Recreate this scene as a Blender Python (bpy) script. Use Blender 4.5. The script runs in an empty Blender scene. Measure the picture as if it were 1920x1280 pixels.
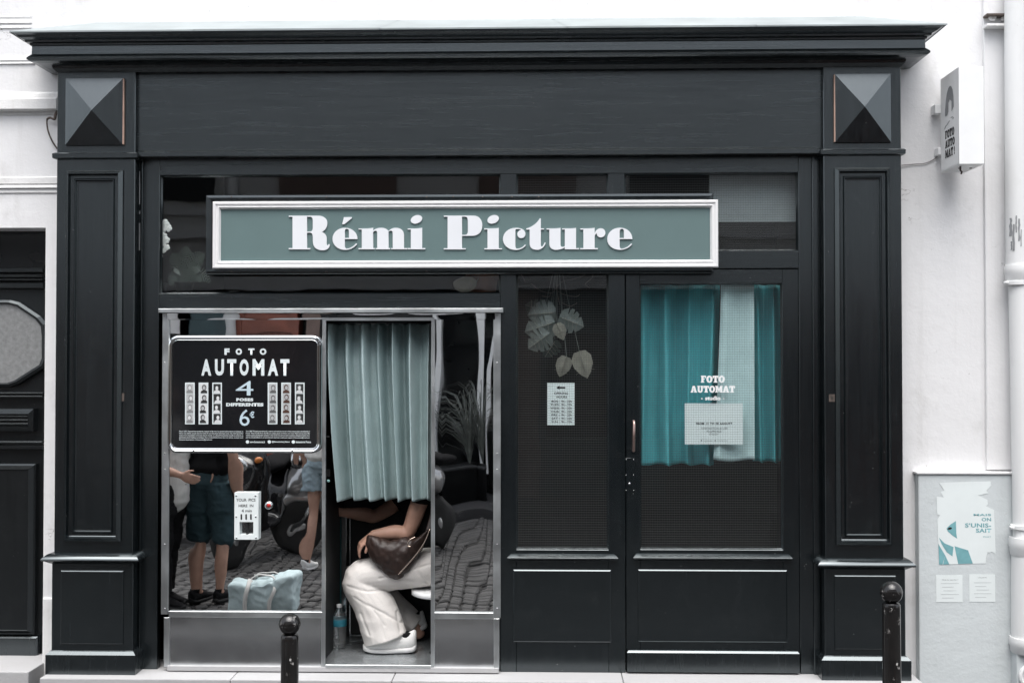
import bpy, bmesh, math, random
from mathutils import Vector, Matrix, noise as mnoise
from math import sin, cos, pi, radians, sqrt
random.seed(7)
SC = bpy.context.scene
COL = SC.collection

# ------------------------------------------------------------------ camera
FPX = 2100.0                       # focal length in pixels of the 1920 px wide photograph
CAM = Vector((0.0, -6.0, 1.677))
YAW, PITCH = radians(1.524), radians(1.02)
cd = bpy.data.cameras.new('camera'); cam = bpy.data.objects.new('camera', cd); COL.objects.link(cam)
cd.sensor_width = 36.0; cd.lens = FPX / 1920 * 36.0; cd.clip_start = 0.05; cd.clip_end = 400
cam.location = CAM; cam.rotation_euler = (pi / 2 + PITCH, 0, YAW)
SC.camera = cam

# ------------------------------------------------------------------ sky, sun, exposure
SUN_EL, SUN_AZ = radians(69), radians(180)
w = bpy.data.worlds.new('World'); SC.world = w; w.use_nodes = True
nt = w.node_tree; nt.nodes.clear()
sky = nt.nodes.new('ShaderNodeTexSky'); sky.sky_type = 'NISHITA'; sky.sun_disc = False
sky.sun_elevation = SUN_EL; sky.sun_rotation = SUN_AZ; sky.air_density = 1.0; sky.dust_density = 4.0; sky.ozone_density = 1.0
hs = nt.nodes.new('ShaderNodeHueSaturation'); hs.inputs['Saturation'].default_value = 0.34; hs.inputs['Value'].default_value = 1.0
bg = nt.nodes.new('ShaderNodeBackground'); bg.inputs['Strength'].default_value = 0.15
ow = nt.nodes.new('ShaderNodeOutputWorld')
nt.links.new(sky.outputs[0], hs.inputs['Color']); nt.links.new(hs.outputs[0], bg.inputs['Color']); nt.links.new(bg.outputs[0], ow.inputs[0])
sl = bpy.data.lights.new('sun', 'SUN'); sun = bpy.data.objects.new('sun', sl); COL.objects.link(sun)
sl.energy = 1.2; sl.angle = radians(60); sl.color = (1.0, 0.985, 0.965)
sd = Vector((0.0, 0.36, -0.93)).normalized()
sun.rotation_euler = sd.to_track_quat('-Z', 'Y').to_euler(); sun.location = (0, -6, 12)
SC.view_settings.view_transform = 'Standard'; SC.view_settings.look = 'None'
SC.view_settings.exposure = 1.16; SC.view_settings.gamma = 1.0; SC.view_settings.use_curve_mapping = False
SC.render.engine = 'CYCLES'
SC.cycles.max_bounces = 8; SC.cycles.diffuse_bounces = 3; SC.cycles.glossy_bounces = 4
SC.cycles.transparent_max_bounces = 16; SC.cycles.transmission_bounces = 8
SC.cycles.use_denoising = True
SC.cycles.sample_clamp_indirect = 6.0

# ------------------------------------------------------------------ measuring: photograph pixel -> point on the plane y = Y
_f = Vector((-sin(YAW) * cos(PITCH), cos(YAW) * cos(PITCH), sin(PITCH)))
_r = _f.cross(Vector((0, 0, 1))).normalized(); _u = _r.cross(_f)
def ray(px, py): return _f * FPX + _r * (px - 960) + _u * (640 - py)
def at(px, py, Y):
    d = ray(px, py); return CAM + d * ((Y - CAM.y) / d.y)
def rc(px0, py0, px1, py1, Y):
    mx, my = (px0 + px1) / 2, (py0 + py1) / 2
    return at(px0, my, Y).x, at(px1, my, Y).x, at(mx, py1, Y).z, at(mx, py0, Y).z
MIR = 0.06                         # plane of the polished steel panels
def rf(px, py, Yv):                # a point in the street that the steel shows at this pixel
    p = at(px, py, Yv); return Vector((p.x, 2 * MIR - p.y, p.z))

# ------------------------------------------------------------------ objects
def wloc(o):
    v = Vector((0, 0, 0))
    while o is not None:
        v += o.location; o = o.parent
    return v
def tag(o, label=None, cat=None, group=None, kind=None):
    if label: o['label'] = label
    if cat: o['category'] = cat
    if group: o['group'] = group
    if kind: o['kind'] = kind
    return o
def thing(name, label, cat, loc=(0, 0, 0), group=None):
    o = bpy.data.objects.new(name, None); COL.objects.link(o); o.location = loc; o.empty_display_size = 0.1
    return tag(o, label, cat, group)
def copy_tree(o, parent=None):
    c = o.copy(); COL.objects.link(c); c.parent = parent
    for ch in [x for x in bpy.data.objects if x.parent == o]: copy_tree(ch, c)
    return c
def link_mesh(name, me, mats, parent=None, smooth=False):
    if not isinstance(mats, (list, tuple)): mats = [mats]
    idx = [p.material_index for p in me.polygons] if len(mats) > 1 else None
    me.materials.clear()
    for m in mats: me.materials.append(m)
    if idx:
        for p, q in zip(me.polygons, idx): p.material_index = q
    if smooth:
        for p in me.polygons: p.use_smooth = True
    o = bpy.data.objects.new(name, me); COL.objects.link(o)
    if parent is not None:
        o.parent = parent
    return o

class MB:
    def __init__(s): s.v = []; s.f = []; s.m = []; s.mi = 0
    def add(s, vs, fs):
        b = len(s.v); s.v += [Vector(v) for v in vs]
        for f in fs: s.f.append([b + i for i in f]); s.m.append(s.mi)
        return s
    def box(s, x0, x1, y0, y1, z0, z1, ch=0.0):
        if x0 > x1: x0, x1 = x1, x0
        if y0 > y1: y0, y1 = y1, y0
        if z0 > z1: z0, z1 = z1, z0
        if ch <= 0:
            vs = [(x, y, z) for z in (z0, z1) for y in (y0, y1) for x in (x0, x1)]
            return s.add(vs, [(0, 2, 3, 1), (4, 5, 7, 6), (0, 1, 5, 4), (2, 6, 7, 3), (0, 4, 6, 2), (1, 3, 7, 5)])
        # chamfer on the front (towards -y) edges only
        c = min(ch, (x1 - x0) / 3, (z1 - z0) / 3)
        vs = [(x0, y1, z0), (x1, y1, z0), (x1, y1, z1), (x0, y1, z1), (x0, y0 + c, z0), (x1, y0 + c, z0), (x1, y0 + c, z1), (x0, y0 + c, z1),
              (x0 + c, y0, z0 + c), (x1 - c, y0, z0 + c), (x1 - c, y0, z1 - c), (x0 + c, y0, z1 - c)]
        return s.add(vs, [(0, 3, 2, 1), (8, 9, 10, 11), (4, 5, 9, 8), (5, 6, 10, 9), (6, 7, 11, 10), (7, 4, 8, 11), (0, 1, 5, 4), (1, 2, 6, 5), (2, 3, 7, 6), (3, 0, 4, 7)])
    def ring(s, x0, x1, z0, z1, y, prof, cap=True):
        """nested rectangles: prof = [(inset, out)], out is towards the viewer"""
        n = len(prof); vs = []
        for (i, o) in prof: vs += [(x0 + i, y - o, z0 + i), (x1 - i, y - o, z0 + i), (x1 - i, y - o, z1 - i), (x0 + i, y - o, z1 - i)]
        fs = []
        for k in range(n - 1):
            for j in range(4):
                a, b = 4 * k + j, 4 * k + (j + 1) % 4
                fs.append((a, b, b + 4, a + 4))
        if cap: e = 4 * (n - 1); fs.append((e, e + 1, e + 2, e + 3))
        return s.add(vs, fs)
    def wrap(s, x0, x1, y0, yb, prof, cap=True):
        """moulding round three sides: prof = [(overhang, z)] from bottom to top"""
        vs = []
        for (o, z) in prof: vs += [(x0 - o, yb, z), (x0 - o, y0 - o, z), (x1 + o, y0 - o, z), (x1 + o, yb, z)]
        n = len(prof); fs = []
        for k in range(n - 1):
            for j in range(3): a = 4 * k + j; fs.append((a, a + 1, a + 5, a + 4))
            fs.append((4 * k + 3, 4 * k, 4 * k + 4, 4 * k + 7))
        if cap: fs.append((3, 2, 1, 0)); e = 4 * (n - 1); fs.append((e, e + 1, e + 2, e + 3))
        return s.add(vs, fs)
    def tube(s, pts, rad, seg=10, caps=True, flat=1.0, up=None):
        pts = [Vector(p) for p in pts]; n = len(pts); vs = []; fs = []
        if not isinstance(rad, (list, tuple)): rad = [rad] * n
        prev = None
        for i, p in enumerate(pts):
            t = (pts[min(i + 1, n - 1)] - pts[max(i - 1, 0)]).normalized()
            if prev is None:
                ref = Vector(up) if up else (Vector((0, 0, 1)) if abs(t.z) < 0.9 else Vector((0, 1, 0)))
                a = t.cross(ref).normalized()
            else:
                a = prev - t * prev.dot(t)
                a = a.normalized() if a.length > 1e-6 else t.orthogonal().normalized()
            prev = a; b = t.cross(a)
            r = rad[i]; ra, rb = (r if isinstance(r, (list, tuple)) else (r, r * flat))
            for k in range(seg):
                th = 2 * pi * k / seg; vs.append(p + a * (ra * cos(th)) + b * (rb * sin(th)))
        for i in range(n - 1):
            for k in range(seg):
                k2 = (k + 1) % seg; fs.append((i * seg + k, i * seg + k2, (i + 1) * seg + k2, (i + 1) * seg + k))
        if caps:
            vs.append(pts[0]); vs.append(pts[-1]); c0, c1 = len(vs) - 2, len(vs) - 1
            for k in range(seg):
                k2 = (k + 1) % seg; fs.append((k2, k, c0)); fs.append(((n - 1) * seg + k, (n - 1) * seg + k2, c1))
        return s.add(vs, fs)
    def lathe(s, c, prof, seg=24, axis='z'):
        c = Vector(c); vs = []; fs = []; n = len(prof)
        for (r, h) in prof:
            for k in range(seg):
                th = 2 * pi * k / seg
                if axis == 'z': vs.append(c + Vector((r * cos(th), r * sin(th), h)))
                elif axis == 'y': vs.append(c + Vector((r * cos(th), -h, r * sin(th))))
                else: vs.append(c + Vector((h, r * cos(th), r * sin(th))))
        for i in range(n - 1):
            for k in range(seg):
                k2 = (k + 1) % seg; fs.append((i * seg + k, i * seg + k2, (i + 1) * seg + k2, (i + 1) * seg + k))
        fs.append(tuple(range(seg))[::-1]); fs.append(tuple((n - 1) * seg + k for k in range(seg)))
        return s.add(vs, fs)
    def ball(s, c, r, seg=12, sc=(1, 1, 1)):
        c = Vector(c); vs = []; fs = []; n = seg // 2 + 1
        for i in range(n):
            ph = pi * i / (n - 1)
            for k in range(seg):
                th = 2 * pi * k / seg
                vs.append(c + Vector((r * sc[0] * sin(ph) * cos(th), r * sc[1] * sin(ph) * sin(th), r * sc[2] * cos(ph))))
        for i in range(n - 1):
            for k in range(seg):
                k2 = (k + 1) % seg; fs.append((i * seg + k, (i + 1) * seg + k, (i + 1) * seg + k2, i * seg + k2))
        return s.add(vs, fs)
    def poly(s, pts): return s.add(pts, [tuple(range(len(pts)))])
    def slab(s, pts, dy):               # flat outline in the x-z plane with thickness dy away from the viewer
        n = len(pts); vs = [Vector(p) for p in pts] + [Vector(p) + Vector((0, dy, 0)) for p in pts]
        fs = [tuple(range(n)), tuple(range(2 * n - 1, n - 1, -1))]
        for k in range(n): k2 = (k + 1) % n; fs.append((k, k + n, k2 + n, k2))
        return s.add(vs, fs)
    def pillow(s, pts, c, t, lev=(1, .93, .8, .6, .35, .12), both=True, bend=None):
        """inflated outline: pts is a loop of points, c its middle, t the half thickness along y"""
        pts = [Vector(p) for p in pts]; c = Vector(c); n = len(pts)
        for sg in ((-1, 1) if both else (-1,)):
            vs = []; fs = []
            for l in lev:
                for p in pts:
                    q = c + (p - c) * l; q.y += sg * t * sqrt(max(0, 1 - l * l)); vs.append(q)
            vs.append(c + Vector((0, sg * t, 0)))
            for i in range(len(lev) - 1):
                for k in range(n):
                    k2 = (k + 1) % n; a = (i * n + k, i * n + k2, (i + 1) * n + k2, (i + 1) * n + k); fs.append(a if sg < 0 else a[::-1])
            e = (len(lev) - 1) * n
            for k in range(n):
                k2 = (k + 1) % n; a = (e + k, e + k2, len(vs) - 1); fs.append(a if sg < 0 else a[::-1])
            s.add(vs, fs)
        return s
    def mesh(s, name='m', off=None):
        me = bpy.data.meshes.new(name)
        o = off or Vector((0, 0, 0))
        me.from_pydata([tuple(v - o) for v in s.v], [], s.f)
        for p, mi in zip(me.polygons, s.m): p.material_index = mi
        me.validate(); me.update(); return me
    def build(s, name, mats, parent=None, smooth=False, bevel=0.0, fix=False, auto=None):
        me = s.mesh(name, wloc(parent) if parent else None)
        if fix or bevel > 0:
            bm = bmesh.new(); bm.from_mesh(me)
            bmesh.ops.remove_doubles(bm, verts=bm.verts, dist=1e-5)
            if fix: bmesh.ops.recalc_face_normals(bm, faces=bm.faces)
            if bevel > 0:
                ed = [e for e in bm.edges if len(e.link_faces) == 2 and e.calc_face_angle(0) > 0.5]
                bmesh.ops.bevel(bm, geom=ed, offset=bevel, segments=2, affect='EDGES', profile=0.6)
            bm.to_mesh(me); bm.free()
        o = link_mesh(name, me, mats, parent, smooth)
        if auto is not None:
            for p in me.polygons: p.use_smooth = True
            me.set_sharp_from_angle(angle=radians(auto))
        return o

def remeshed(mb, name, voxel, mats, parent=None, smooth_it=3, disp=None, carve=None):
    """one continuous surface from overlapping closed shapes"""
    me = mb.mesh('tmp'); o = bpy.data.objects.new('tmp', me); COL.objects.link(o)
    m = o.modifiers.new('r', 'REMESH'); m.mode = 'VOXEL'; m.voxel_size = voxel
    if smooth_it:
        k = o.modifiers.new('s', 'SMOOTH'); k.iterations = smooth_it; k.factor = 0.5
    dg = bpy.context.evaluated_depsgraph_get(); dg.update()
    me2 = bpy.data.meshes.new_from_object(o.evaluated_get(dg), depsgraph=dg)
    bpy.data.objects.remove(o); bpy.data.meshes.remove(me)
    me2.name = name
    off = wloc(parent) if parent else Vector((0, 0, 0))
    if disp:
        ns = [v.normal.copy() for v in me2.vertices]
        for v, nn in zip(me2.vertices, ns): v.co = v.co + nn * disp(v.co, nn)
    for v in me2.vertices: v.co -= off
    me2.update()
    return link_mesh(name, me2, mats, parent, True)

def catmull(pts, n=6):
    P = [Vector(p) for p in pts]; out = []
    for i in range(len(P) - 1):
        p0, p1, p2, p3 = P[max(i - 1, 0)], P[i], P[i + 1], P[min(i + 2, len(P) - 1)]
        for k in range(n):
            t = k / n
            out.append(0.5 * ((2 * p1) + (p2 - p0) * t + (2 * p0 - 5 * p1 + 4 * p2 - p3) * t * t + (3 * p1 - p0 - 3 * p2 + p3) * t ** 3))
    out.append(P[-1]); return out
def limb(mb, pts, rads, seg=14, n=5):
    """round-ended smooth limb through joints"""
    c = catmull(pts, n); rr = []
    for i in range(len(pts) - 1):
        for k in range(n):
            t = k / n; t = t * t * (3 - 2 * t); a, b = rads[i], rads[i + 1]
            if isinstance(a, tuple) or isinstance(b, tuple):
                a = a if isinstance(a, tuple) else (a, a); b = b if isinstance(b, tuple) else (b, b)
                rr.append((a[0] + (b[0] - a[0]) * t, a[1] + (b[1] - a[1]) * t))
            else: rr.append(a + (b - a) * t)
    rr.append(rads[-1])
    d0 = (c[0] - c[1]).normalized(); d1 = (c[-1] - c[-2]).normalized()
    def sc(r, k): return (r[0] * k, r[1] * k) if isinstance(r, tuple) else r * k
    def mx(r): return max(r) if isinstance(r, tuple) else r
    c = [c[0] + d0 * mx(rr[0]) * 0.55, c[0] + d0 * mx(rr[0]) * 0.35] + c + [c[-1] + d1 * mx(rr[-1]) * 0.35, c[-1] + d1 * mx(rr[-1]) * 0.55]
    rr = [sc(rr[0], .35), sc(rr[0], .75)] + rr + [sc(rr[-1], .75), sc(rr[-1], .35)]
    mb.tube(c, rr, seg)

# ------------------------------------------------------------------ flat shapes and lettering
def path(d, n=8):
    tok = d.replace(',', ' ').split(); loops = []; cur = None; i = 0; p = (0, 0)
    while i < len(tok):
        c = tok[i]; i += 1
        if c == 'M': cur = []; loops.append(cur); p = (float(tok[i]), float(tok[i + 1])); i += 2; cur.append(p)
        elif c == 'L': p = (float(tok[i]), float(tok[i + 1])); i += 2; cur.append(p)
        elif c == 'C':
            a = [float(t) for t in tok[i:i + 6]]; i += 6
            for k in range(1, n + 1):
                t = k / n; u = 1 - t
                cur.append((u ** 3 * p[0] + 3 * u * u * t * a[0] + 3 * u * t * t * a[2] + t ** 3 * a[4], u ** 3 * p[1] + 3 * u * u * t * a[1] + 3 * u * t * t * a[3] + t ** 3 * a[5]))
            p = (a[4], a[5])
    out = []
    for l in loops:
        if abs(l[0][0] - l[-1][0]) + abs(l[0][1] - l[-1][1]) < 1e-6: l = l[:-1]
        out.append(l)
    return out
def ell(cx, cy, rx, ry, rot=0, n=24):
    return [(cx + rx * cos(t) * cos(rot) - ry * sin(t) * sin(rot), cy + rx * cos(t) * sin(rot) + ry * sin(t) * cos(rot)) for t in [2 * pi * k / n for k in range(n)]]
def curve_mesh(loops, extrude=0.0, bevel=0.0):
    cu = bpy.data.curves.new('c', 'CURVE'); cu.dimensions = '2D'; cu.fill_mode = 'BOTH'; cu.extrude = extrude; cu.bevel_depth = bevel; cu.bevel_resolution = 1
    for l in loops:
        sp = cu.splines.new('POLY'); sp.points.add(len(l) - 1)
        for q, p in zip(sp.points, l): q.co = (p[0], p[1], 0, 1)
        sp.use_cyclic_u = True
    return _cu2me(cu)
def _cu2me(cu):
    o = bpy.data.objects.new('tmpc', cu); COL.objects.link(o)
    dg = bpy.context.evaluated_depsgraph_get(); dg.update()
    me = bpy.data.meshes.new_from_object(o.evaluated_get(dg), depsgraph=dg)
    bpy.data.objects.remove(o); bpy.data.curves.remove(cu)
    return me
def text_mesh(body, bold=0.0, spacing=1.0, word=1.0):
    cu = bpy.data.curves.new('t', 'FONT'); cu.body = body; cu.size = 1.0; cu.offset = bold; cu.space_character = spacing; cu.space_word = word
    cu.resolution_u = 3; cu.fill_mode = 'FRONT'
    return _cu2me(cu)
def text(body, px0, py0, px1, py1, Y, m, parent, bold=0.0, spacing=1.0, name='lettering', word=1.0, serif=False):
    """one line of print whose ink fills this box of the photograph on the plane y = Y"""
    me = text_mesh(body, bold, spacing, word)
    xs = [v.co.x for v in me.vertices]; ys = [v.co.y for v in me.vertices]
    x0, x1, z0, z1 = rc(px0, py0, px1, py1, Y); a, b, c, d = min(xs), max(xs), min(ys), max(ys)
    off = wloc(parent)
    for v in me.vertices:
        v.co = Vector((x0 + (v.co.x - a) / (b - a) * (x1 - x0), Y, z0 + (v.co.y - c) / (d - c) * (z1 - z0))) - off
    me.name = name; me.update()
    return link_mesh(name, me, m, parent)

# ------------------------------------------------------------------ materials
class N:
    def __init__(s, name):
        s.m = bpy.data.materials.new(name); s.m.use_nodes = True; s.t = s.m.node_tree
        s.b = s.t.nodes['Principled BSDF']; s.o = s.t.nodes['Material Output']
        s.co = s.t.nodes.new('ShaderNodeTexCoord').outputs['Object']
    def n(s, typ, **kw):
        x = s.t.nodes.new(typ)
        for k, v in kw.items():
            if k in x.inputs: x.inputs[k].default_value = v
            else: setattr(x, k, v)
        return x
    def l(s, a, b): s.t.links.new(a, b)
    def map(s, scale=(1, 1, 1), rot=(0, 0, 0), loc=(0, 0, 0)):
        m = s.n('ShaderNodeMapping'); m.inputs['Scale'].default_value = scale; m.inputs['Rotation'].default_value = rot; m.inputs['Location'].default_value = loc
        s.l(s.co, m.inputs['Vector']); return m.outputs[0]
    def noise(s, scale, detail=4, rough=0.55, vec=None, dist=0.0):
        x = s.n('ShaderNodeTexNoise'); x.inputs['Scale'].default_value = scale; x.inputs['Detail'].default_value = detail
        x.inputs['Roughness'].default_value = rough; x.inputs['Distortion'].default_value = dist
        s.l(vec if vec is not None else s.co, x.inputs['Vector']); return x.outputs['Fac']
    def vor(s, scale, feature='F1', vec=None):
        x = s.n('ShaderNodeTexVoronoi'); x.feature = feature; x.inputs['Scale'].default_value = scale
        s.l(vec if vec is not None else s.co, x.inputs['Vector']); return x.outputs['Distance']
    def ramp(s, fac, stops):
        x = s.n('ShaderNodeValToRGB'); e = x.color_ramp.elements
        while len(e) < len(stops): e.new(0.5)
        for k, (p, c) in zip(e, stops): k.position = p; k.color = (c, c, c, 1) if isinstance(c, (int, float)) else (*c, 1)
        s.l(fac, x.inputs['Fac']); return x.outputs['Color']
    def math(s, op, a, b=None):
        x = s.n('ShaderNodeMath'); x.operation = op
        for i, q in enumerate((a, b)):
            if q is None: continue
            if isinstance(q, (int, float)): x.inputs[i].default_value = q
            else: s.l(q, x.inputs[i])
        return x.outputs[0]
    def mix(s, fac, a, b, mode='MIX'):
        x = s.n('ShaderNodeMix'); x.data_type = 'RGBA'; x.blend_type = mode
        for sock, q in ((x.inputs[0], fac), (x.inputs[6], a), (x.inputs[7], b)):
            if isinstance(q, (int, float)): sock.default_value = q
            elif isinstance(q, tuple): sock.default_value = (*q, 1)
            else: s.l(q, sock)
        return x.outputs[2]
    def bump(s, h, strength=0.3, dist=0.01, prev=None):
        x = s.n('ShaderNodeBump'); x.inputs['Strength'].default_value = strength; x.inputs['Distance'].default_value = dist
        s.l(h, x.inputs['Height'])
        if prev is not None: s.l(prev, x.inputs['Normal'])
        s.l(x.outputs[0], s.b.inputs['Normal']); return x.outputs[0]
    def col(s, c):
        if isinstance(c, tuple): s.b.inputs['Base Color'].default_value = (*c, 1)
        else: s.l(c, s.b.inputs['Base Color'])
        return s
    def rough(s, r):
        if isinstance(r, (int, float)): s.b.inputs['Roughness'].default_value = r
        else: s.l(r, s.b.inputs['Roughness'])
        return s
    def set(s, **kw):
        for k, v in kw.items(): s.b.inputs[k.replace('_', ' ')].default_value = v
        return s

def plain(name, c, r=0.6, metal=0.0, var=0.12, vs=6.0, bump=0.0, bs=60.0, spec=0.5):
    n = N(name); d = tuple(x * (1 - var) for x in c); h = tuple(min(1, x * (1 + var)) for x in c)
    n.col(n.ramp(n.noise(vs), [(0.3, d), (0.7, h)])).rough(r).set(Metallic=metal, Specular_IOR_Level=spec)
    if bump: n.bump(n.noise(bs, 3), bump, 0.004)
    return n.m
def paint(name, c, axis='z', r=0.42, specks=0.6, worn=0.0, ior=1.62):
    """dark satin paint over wood: grain, brush relief, dust, little chips"""
    n = N(name)
    g = n.map((55, 55, 2.2) if axis == 'z' else (2.2, 55, 55))
    grain = n.noise(1.0, 5, 0.65, g, 0.6)
    big = n.noise(1.7, 3, 0.5)
    base = n.ramp(big, [(0.3, tuple(x * 0.92 for x in c)), (0.7, tuple(x * 1.08 for x in c))])
    base = n.mix(n.ramp(grain, [(0.35, 0.0), (0.75, 0.30)]), base, tuple(x * 1.9 for x in c))
    dust = n.math('MULTIPLY', n.ramp(n.noise(9, 5, 0.7), [(0.52, 0.0), (0.75, 1.0)]), 0.025)
    base = n.mix(dust, base, (0.22, 0.23, 0.23))
    v = n.vor(26.0); msk = n.ramp(n.noise(4.0, 2), [(0.55, 0.0), (0.62, 1.0)])
    sp = n.math('MULTIPLY', n.ramp(v, [(0.035, 1.0), (0.055, 0.0)]), msk)
    base = n.mix(n.math('MULTIPLY', sp, specks), base, (0.5, 0.5, 0.48))
    if worn:
        ch = n.math('MULTIPLY', n.ramp(n.noise(38, 6, 0.75), [(0.66, 0.0), (0.69, 1.0)]), n.ramp(n.noise(2.6, 2), [(0.5, 0), (0.62, 1)]))
        base = n.mix(n.math('MULTIPLY', ch, worn), base, (0.62, 0.6, 0.58))
    n.col(base).rough(n.ramp(grain, [(0.3, r - 0.03), (0.75, r + 0.05)])).set(Specular_IOR_Level=1.0, IOR=ior, Specular_Tint=(0.87, 0.965, 1.0, 1.0))
    n.bump(grain, 0.09, 0.003)
    return n.m
def plaster(name, c, dirt=(0.45, 0.44, 0.42), amt=0.5, bump=0.35, spec=0.3):
    n = N(name)
    base = n.ramp(n.noise(1.1, 5, 0.6), [(0.3, tuple(x * 0.93 for x in c)), (0.7, c)])
    base = n.mix(n.math('MULTIPLY', n.ramp(n.noise(3.2, 6, 0.72, n.map((1, 1, 0.7))), [(0.56, 0), (0.75, 1)]), amt * 0.5), base, dirt)
    cl = n.math('ABSOLUTE', n.math('SUBTRACT', n.noise(1.9, 7, 0.62, n.map((1, 1, 1.3), loc=(3.1, 0, 1.7))), 0.5))
    cr = n.math('MULTIPLY', n.ramp(cl, [(0.0, 1.0), (0.0035, 0.0)]), n.ramp(n.noise(2.1, 3), [(0.60, 0), (0.66, 1)]))
    base = n.mix(n.math('MULTIPLY', cr, amt), base, (0.25, 0.24, 0.23))
    pit = n.math('MULTIPLY', n.ramp(n.vor(17.0), [(0.03, 1.0), (0.06, 0.0)]), n.ramp(n.noise(2.3, 2), [(0.5, 0), (0.6, 1)]))
    base = n.mix(n.math('MULTIPLY', pit, amt), base, (0.3, 0.29, 0.28))
    stk = n.math('MULTIPLY', n.ramp(n.noise(1.0, 5, 0.7, n.map((9, 9, 0.5))), [(0.55, 0), (0.8, 1)]), amt * 0.30)
    base = n.mix(stk, base, dirt)
    n.col(base).rough(0.85).set(Specular_IOR_Level=spec)
    b = n.bump(n.noise(7, 5, 0.6), bump, 0.012); b = n.bump(n.noise(70, 3), bump * 0.6, 0.003, b)
    return n.m
def glass(name, tint=(0.86, 0.9, 0.9), refl=1.0, rough=0.0):
    m = bpy.data.materials.new(name); m.use_nodes = True; t = m.node_tree; t.nodes.clear()
    o = t.nodes.new('ShaderNodeOutputMaterial'); mx = t.nodes.new('ShaderNodeMixShader'); f = t.nodes.new('ShaderNodeLayerWeight'); f.inputs[0].default_value = 0.5
    pw = t.nodes.new('ShaderNodeMath'); pw.operation = 'POWER'; pw.inputs[1].default_value = 5.0; t.links.new(f.outputs['Facing'], pw.inputs[0])
    g = t.nodes.new('ShaderNodeBsdfGlossy'); g.inputs['Roughness'].default_value = rough; g.inputs['Color'].default_value = (refl, refl, refl, 1)
    tr = t.nodes.new('ShaderNodeBsdfTransparent'); tr.inputs[0].default_value = (*tint, 1)
    co = t.nodes.new('ShaderNodeTexCoord'); ns = t.nodes.new('ShaderNodeTexNoise'); ns.inputs['Scale'].default_value = 3.0; bp = t.nodes.new('ShaderNodeBump'); bp.inputs['Strength'].default_value = 0.03; bp.inputs['Distance'].default_value = 0.02
    t.links.new(co.outputs['Object'], ns.inputs['Vector']); t.links.new(ns.outputs['Fac'], bp.inputs['Height']); t.links.new(bp.outputs[0], g.inputs['Normal'])
    mlt = t.nodes.new('ShaderNodeMath'); mlt.operation = 'MULTIPLY_ADD'; mlt.inputs[1].default_value = 0.9; mlt.inputs[2].default_value = 0.034
    t.links.new(pw.outputs[0], mlt.inputs[0]); t.links.new(mlt.outputs[0], mx.inputs[0])
    t.links.new(tr.outputs[0], mx.inputs[1]); t.links.new(g.outputs[0], mx.inputs[2]); t.links.new(mx.outputs[0], o.inputs[0])
    return m
def metal(name, c, r, scr=0.3, aniso=None, smear=0.5):
    n = N(name)
    s = n.noise(1.0, 4, 0.6, n.map((3, 3, 160) if aniso == 'z' else (160, 3, 3) if aniso == 'x' else (40, 40, 40)))
    sm = n.noise(4.0, 5, 0.65)
    n.col(n.ramp(sm, [(0.3, tuple(x * 0.8 for x in c)), (0.7, c)]))
    n.rough(n.math('ADD', n.math('MULTIPLY', n.ramp(sm, [(0.4, 0), (0.8, 1)]), r * smear), r * (1 - smear * 0.3))).set(Metallic=1.0)
    if scr: n.bump(s, scr, 0.0015)
    return n.m
def cloth(name, c, weave=420.0, var=0.15, crump=0.0, sheen=0.0):
    n = N(name)
    base = n.ramp(n.noise(5, 5, 0.6, n.map((1, 1, 0.35))), [(0.3, tuple(x * (1 - var) for x in c)), (0.7, tuple(min(1, x * (1 + var)) for x in c))])
    wv = n.noise(1.0, 2, 0.5, n.map((weave, weave, weave * 0.3)))
    base = n.mix(n.ramp(wv, [(0.3, 0.0), (0.7, 0.28)]), base, tuple(x * 0.6 for x in c))
    n.col(base).rough(0.9).set(Specular_IOR_Level=0.15, Sheen_Weight=sheen)
    b = n.bump(wv, 0.15, 0.002)
    if crump: n.bump(n.noise(14, 5, 0.6), crump, 0.012, b)
    return n.m

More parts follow.
